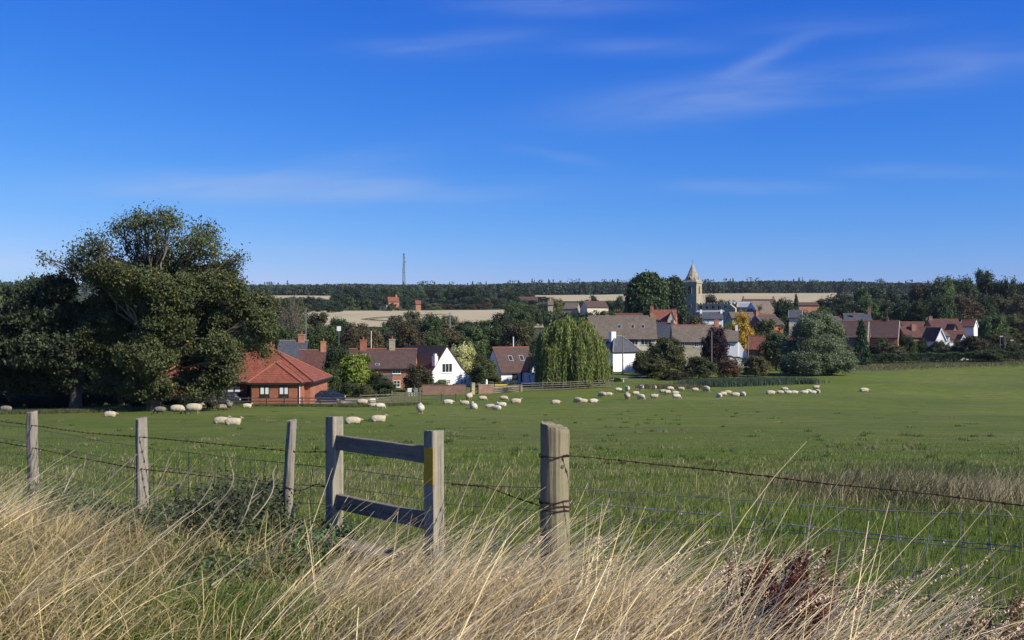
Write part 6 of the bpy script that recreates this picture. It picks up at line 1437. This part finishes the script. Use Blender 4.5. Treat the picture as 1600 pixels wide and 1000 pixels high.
# fan of long stems at the left edge and sparse long ones elsewhere
tussocks(60, 20, lambda p_, v: bump_(p_, -260, 60, 40) * (v > .05) * (v < .5), (.32, .74), (34, 66), 'dry_grass', 'fan of long pale stems at the left edge', (.003, .006), STRAW, spread=.12)
tussocks(100, 4, lambda p_, v: .35 + .65 * bump_(p_, 60, 480, 50), (.3, .62), (32, 66), 'dry_grass', 'scattered single bents over the green and matted grass', (.003, .0055), STRAW, spread=.12)
tussocks(44, 11, lambda p_, v: bump_(p_, 700, 1420, 60) * (v > .15), (.6, 1.0), (40, 66), 'dry_grass', 'longest bents reaching above the rest', (.0035, .006), (.80, .72, .46), spread=.09, seg=8)
tussocks(95, 18, lambda p_, v: bump_(p_, -260, 190, 30) * (v < .3), (.22, .46), (36, 72), 'dry_grass', 'straw standing round the feet of the left fence stakes', (.003, .006), (.64, .53, .33), spread=.14)
# broken straw lying in all directions
q = sample(54000, lambda p_, v: .07 + .85 * bump_(p_, -300, 250, 40) * (v < .64) + .6 * bump_(p_, -300, 120, 30) * (v >= .64) + .35 * bump_(p_, 200, 400, 50) * (v < .35) + .5 * bump_(p_, 480, 930, 50) + .26 * bump_(p_, 930, 1300, 50) + .08 * bump_(p_, 1300, 1600, 50))
n = len(q); q[:, 2] += rng.uniform(0, .13, n) * (1 + .8 * nz_(q, 2.2, 4))
blades('dead_grass', 'matted dead grass lying under the tall stems', q[:, :3], rng.uniform(.08, .36, n), R(35) + rng.normal(0, .6, n), R(95) + rng.normal(0, .5, n), rng.normal(.1, 1.5, n), rng.uniform(.003, .0065, n), straw_tone(n, .12) * (1 + .25 * nz_(q, 3.1, 7))[:, None], (.50, .415, .205), 4, taper=.4)
# green blades
q = sample(88000, lambda p_, v: .24 + .85 * bump_(p_, 130, 480, 40) * np.clip(v * 2.4 - .35, 0, 1) + .5 * bump_(p_, 400, 560, 30) * (v < .5) + .75 * bump_(p_, 1270, 1950, 60) + .45 * bump_(p_, 900, 1300, 40))
n = len(q)
blades('green_grass', 'green grass growing through the dead stems in the foreground', q[:, :3], rng.uniform(.10, .34, n) * (.8 + .3 * nz_(q, 3, 2)), rng.normal(.1, .3, n), R(60) + rng.normal(0, .4, n), rng.normal(.2, 1.1, n), rng.uniform(.0035, .007, n), tonevar(n, 1, .3), (.110, .165, .028), 4)
# pasture grass beyond the fence
def pasture(n, d0, d1, hh, ww, dryp, name, label, color, seed):
    px = rng.uniform(-200, 1800, n); u = rng.random(n); y_ = d0 * (d1 / d0) ** u; y_ = np.maximum(y_, fence_y(px) + .12 * (1 + 0 * px)); y_ = y_ + rng.uniform(0, .6, n) * (y_ < fence_y(px) + .2)
    x_ = (px - 800) / F * y_; q = np.stack([x_, y_, H(x_, y_) - .01], -1)
    k_ = rng.random(n) < dryp(x_, y_); q = q[k_]; n = len(q); s_ = np.clip(q[:, 1] / 8, 1, 3.0); hh = hh * np.clip(1.15 - q[:, 1] / 75, .25, 1)
    blades(name, label, q, hh * rng.uniform(.5, 1.3, n), rng.normal(.05, .2, n), R(40) + rng.normal(0, .4, n), rng.normal(.1, 1.0, n), ww * s_ * rng.uniform(.7, 1.3, n), tonevar(n, 1, .3) if color[1] > color[0] else straw_tone(n), color, 3)
band = lambda y_: np.exp(-((y_ - 19.5) / 4.2) ** 2)
def pn(x_, y_, s, sd): return wob(x_ + 2 * wob(y_, x_, s * 1.9, sd + 1), y_ * 1.3, s, sd)
pasture(120000, 5.2, 75, .085, .0055, lambda x_, y_: np.clip(1.15 - y_ / 75, 0, 1), 'pasture_grass', 'grazed green grass of the pasture beyond the fence', (.135, .185, .022), 1)
pasture(70000, 5.2, 60, .13, .0034, lambda x_, y_: np.clip((.10 + .85 * band(y_) * (pn(x_, y_, .7, 1) > -.25) + .30 * (pn(x_, y_, .9, 5) > .35)) * np.clip(1.3 - y_ / 48, 0, 1), 0, 1), 'pasture_grass', 'pale dry bents standing in the pasture', (.40, .35, .19), 2)
# darker tufts and weeds scattered over the grazed ground
nt_ = 420; px = rng.uniform(-100, 1700, nt_); y_ = 9 * (95 / 9) ** rng.random(nt_); x_ = (px - 800) / F * y_; k_ = np.repeat(np.arange(nt_), 36); sz = rng.uniform(.06, .22, nt_)
q = np.stack([x_[k_] + rng.normal(0, 1, len(k_)) * sz[k_], y_[k_] + rng.normal(0, 1, len(k_)) * sz[k_]], -1); q = np.concatenate([q, H(q[:, 0], q[:, 1])[:, None] - .01], 1)
cs = np.array([(.075, .12, .02), (.06, .10, .022), (.13, .15, .04), (.24, .21, .10)])[rng.integers(0, 4, nt_)][k_]
blades('pasture_tufts', 'ranker tufts and weeds scattered over the grazed pasture', q, .16 * rng.uniform(.4, 1.2, len(k_)), rng.normal(.2, .3, len(k_)), R(55) + rng.normal(0, .4, len(k_)), rng.uniform(0, 6.28, len(k_)), .010 * np.clip(q[:, 1] / 14, 1, 3), cs * np.exp(rng.normal(0, .2, len(k_)))[:, None], (1, 1, 1), 3)
# rougher tuft on the right (around 1380, 760)
for (px_, py_, w_, hh_, nn_, cc, nm) in ((1385, 775, 1.0, .42, 2200, (.09, .11, .035), 'dark green'), (1430, 772, 1.6, .32, 2000, (.44, .37, .22), 'pale'), (1530, 775, 1.5, .34, 1800, (.46, .385, .23), 'pale'), (1330, 770, .7, .22, 900, (.16, .11, .06), 'brown'), (1480, 745, 1.2, .35, 1200, (.10, .13, .045), 'green')):
    c_ = hit(px_, py_); q = np.stack([c_.x + rng.normal(0, w_ * .75, nn_), c_.y + rng.normal(0, 1.3, nn_)], -1); q = np.concatenate([q, H(q[:, 0], q[:, 1])[:, None] - .01], 1)
    blades('grass_tussock', f'{nm} tussock of rough grass in the pasture at right', q, hh_ * rng.uniform(.4, 1.2, nn_), rng.normal(.25, .2, nn_), R(60) + rng.normal(0, .3, nn_), rng.normal(.2, 1.2, nn_), rng.uniform(.005, .011, nn_), straw_tone(nn_, .1), cc, 4)

# stems with feathery seed heads
q = sample(150, lambda p_, v: bump_(p_, 560, 1560, 60) * (.25 + .75 * bump_(p_, 1080, 1420, 60)) * (v > .1) * (v < .6)); n = len(q)
P = blades('seed_stems', 'tall bents carrying feathery seed heads', q[:, :3], rng.uniform(.45, .80, n), R(24) + rng.normal(0, .12, n), R(74) + rng.normal(0, .18, n), rng.normal(.1, .3, n), rng.uniform(.004, .006, n), straw_tone(n), (.55, .45, .27), 8, taper=.6)
tip = []
for i in range(n):
    for k_ in np.linspace(.74, 1.0, 44):
        a_ = k_ * 8; j = min(int(a_), 7); c_ = P[i, j] + (P[i, j + 1] - P[i, j]) * (a_ - j); tip.append(c_ + rng.normal(0, .0075 * (1.15 - abs(k_ - .87) * 6), 3))
g = Geo(); tip = np.array(tip); dirv = None; leaves(g, tip, .0065, straw_tone(len(tip)), None, elong=2.2); o_ = g.build('seed_heads', MAT['blade']); o_.color = (.52, .42, .30, 1); tag(o_, 'feathery straw seed heads nodding above the foreground grass', kind='stuff')

# bare pale dead stalks standing in the brambles
def stalk(px, py, d, dx, dz, label):
    p0 = np.array(PW(px, py, d)); g = Geo(); p0[2] = max(p0[2], h(p0[0], p0[1])) - .05; e_ = p0 + np.array([dx, rng.normal(0, .1), dz]); r_ = rng.normal(0, .03, 3)
    tt = np.linspace(0, 1, 12)[:, None]; P_ = p0 + (e_ - p0) * tt + r_ * np.sin(tt * pi * 1.6) * 1.2 + np.array([.06 * dx, 0, .10 * dz]) * np.sin(tt * pi); g.tube(P_, np.linspace(.0052, .0016, 12), 5)
    for k_ in range(2): a_ = p0 + (e_ - p0) * rng.uniform(.4, .8); g.tube([a_, a_ + np.array([rng.uniform(.02, .1), rng.normal(0, .03), rng.uniform(.04, .12)])], [.003, .0015], 4)
    o_ = g.build('dead_stalk', plain('bleached_stalk', (.34, .29, .20), .9, .1, .25, 8) if 'bleached_stalk' not in bpy.data.materials else bpy.data.materials['bleached_stalk']); tag(o_, label, 'stalk', 'bleached dead stalks among the brambles')
for i, a_ in enumerate([(255, 800, 7.2, .30, .50), (300, 790, 7.0, .22, .42), (335, 780, 7.0, .20, .38), (360, 830, 6.4, .22, .40), (395, 800, 6.8, .16, .35), (200, 800, 7.4, .4, .52), (150, 770, 8.0, .45, .46), (280, 850, 6.0, .34, .36), (420, 860, 6.0, .26, .26), (100, 760, 8.0, .3, .35), (180, 880, 5.4, .45, .35), (330, 900, 5.2, .4, .22)]):
    stalk(*a_, f'bleached bent stalk, {["leftmost tall one above the brambles","one left of the tallest bramble tip","one against the tallest brambles","low one in front of the brambles","rightmost upright one near the gnarled stake","long one crossing the second stake","one beside the leftmost stake","long one slanting over matted straw","short one left of the stile grass","small one near the left edge","low one in the matted grass at lower left","flat one in the green grass"][i]}')
# brambles and nettles: leafy arching stems
def bramble(label, px, d, wx, hgt, n, color, seed, name='bramble_bush', leaf=.019, cat='shrub', tall=1.0):
    c_ = on_ground(px, d); t = thing(name, label, cat, c_); r_ = np.random.default_rng(seed); g = Geo(); s = Geo(); ps = []; n = int(n * 1.7); ns = n // 46
    for i in range(ns):
        x0, y0 = r_.normal(0, wx * .45), r_.normal(0, .35); a = r_.uniform(0, 6.28); L1 = hgt * r_.uniform(.5, 1.15) * math.exp(-(x0 / wx) ** 2); z0 = h(c_.x + x0, c_.y + y0) - c_.z
        k_ = np.linspace(0, 1, 9); P_ = np.stack([x0 + cos(a) * .25 * L1 * k_ ** 1.6 + .12 * k_, y0 + sin(a) * .25 * L1 * k_ ** 1.6, z0 + L1 * (k_ - .18 * k_ ** 2.5)], -1); s.tube(P_, np.linspace(.004, .0015, 9), 4)
        q_ = r_.random(46) ** .75; c2 = np.stack([np.interp(q_, k_, P_[:, j]) for j in range(3)], -1); ps.append(c2 + r_.normal(0, .035, (46, 3)))
    ps = np.concatenate(ps); out = np.tile([0, -.3, .9], (len(ps), 1)); leaves(g, ps, leaf, tonevar(len(ps), 1, .3), out, elong=1.5, droop=.3)
    s.build('stem', MAT['bark'], t)['kind'] = 'stuff'; c = g.build('leaves', MAT['leaf'], t); c['kind'] = 'stuff'; c.color = (*color, 1)
BR = (.038, .052, .022)
bramble('dark leafy bramble beside the second stake', 230, 7.9, .40, .40, 5200, BR, 1)
bramble('tallest dark bramble clump left of the gnarled stake', 355, 7.7, .55, .68, 9500, BR, 2)
bramble('low bramble spreading in front of the gnarled stake', 372, 7.3, .42, .40, 5200, (.052, .074, .03), 3)
bramble('bramble clump in the middle of the matted straw', 270, 7.5, .5, .42, 5500, (.060, .082, .035), 4)
bramble('small leafy plant climbing the leftmost stake', 60, 10.1, .35, .62, 3200, (.07, .10, .04), 5)
bramble('nettle patch in shade below the left stile post', 490, 7.3, .32, .34, 3800, (.045, .085, .03), 6, 'nettle_patch')
bramble('leafy weeds behind the stile foot', 455, 7.5, .4, .25, 3500, (.06, .10, .03), 7, 'nettle_patch')
bramble('bramble tangle left of the second stake', 130, 8.8, .5, .42, 4200, (.07, .09, .04), 8)
bramble('nettles in the green grass at lower left', 330, 6.2, .5, .24, 2600, (.055, .082, .028), 9, 'nettle_patch')
# rust-red docks
def dock(label, px, d, hgt, seed, color=(.085, .026, .018), n=14):
    c_ = on_ground(px, d); t = thing('dock_plant', label, 'plant', c_, 0, 'rust-red docks in the foreground'); r_ = np.random.default_rng(seed); g = Geo(); s = Geo(); ps = []
    for i in range(n):
        a = r_.uniform(0, 6.28); L1 = hgt * r_.uniform(.7, 1.1); k_ = np.linspace(0, 1, 7); sp = r_.uniform(.04, .16)
        P_ = np.stack([r_.normal(0, .06) + cos(a) * sp * k_ + .08 * k_, r_.normal(0, .05) + sin(a) * sp * k_, L1 * k_], -1); s.tube(P_, np.linspace(.0045, .002, 7), 4)
        q_ = r_.uniform(.25, 1, 240); c2 = np.stack([np.interp(q_, k_, P_[:, j]) for j in range(3)], -1); ps.append(c2 + r_.normal(0, .014, (240, 3)))
    ps = np.concatenate(ps); leaves(g, ps, .011, tonevar(len(ps), 1, .35), None, elong=1.3); s.build('stem', MAT['rust'], t)['kind'] = 'stuff'; c = g.build('seeds', MAT['leaf'], t); c['kind'] = 'stuff'; c.color = (*color, 1)
dock('rust-red dock, leftmost and lowest', 1160, 4.9, .46, 1, n=10); dock('rust-red dock behind the tall bents', 1205, 4.7, .52, 2, n=20); dock('densest rust-red dock, dark at the bottom of the photo', 1225, 4.45, .44, 3, n=24); dock('rust-red dock, rightmost of the red ones', 1250, 4.85, .46, 4, n=16)
dock('brown withered dock at the right edge', 1560, 4.6, .45, 5, (.14, .09, .045), 8); dock('thin brown dock left of the right edge', 1525, 4.8, .36, 6, (.12, .085, .05), 6)

# ------------------------------------------------------------------ thin summer haze
hz = Geo(); hz.box(-3100, 3100, -3100, 3100, -14, 125)
hm = bpy.data.materials.new('haze'); hm.use_nodes = True; hm.node_tree.nodes.clear()
hv = hm.node_tree.nodes.new('ShaderNodeVolumePrincipled'); ho = hm.node_tree.nodes.new('ShaderNodeOutputMaterial')
hv.inputs['Color'].default_value = (.75, .85, 1, 1); hv.inputs['Density'].default_value = .00004; hv.inputs['Anisotropy'].default_value = .2
hm.node_tree.links.new(hv.outputs[0], ho.inputs['Volume'])
tag(hz.build('haze', hm), 'thin pale haze over the whole valley', kind='stuff')
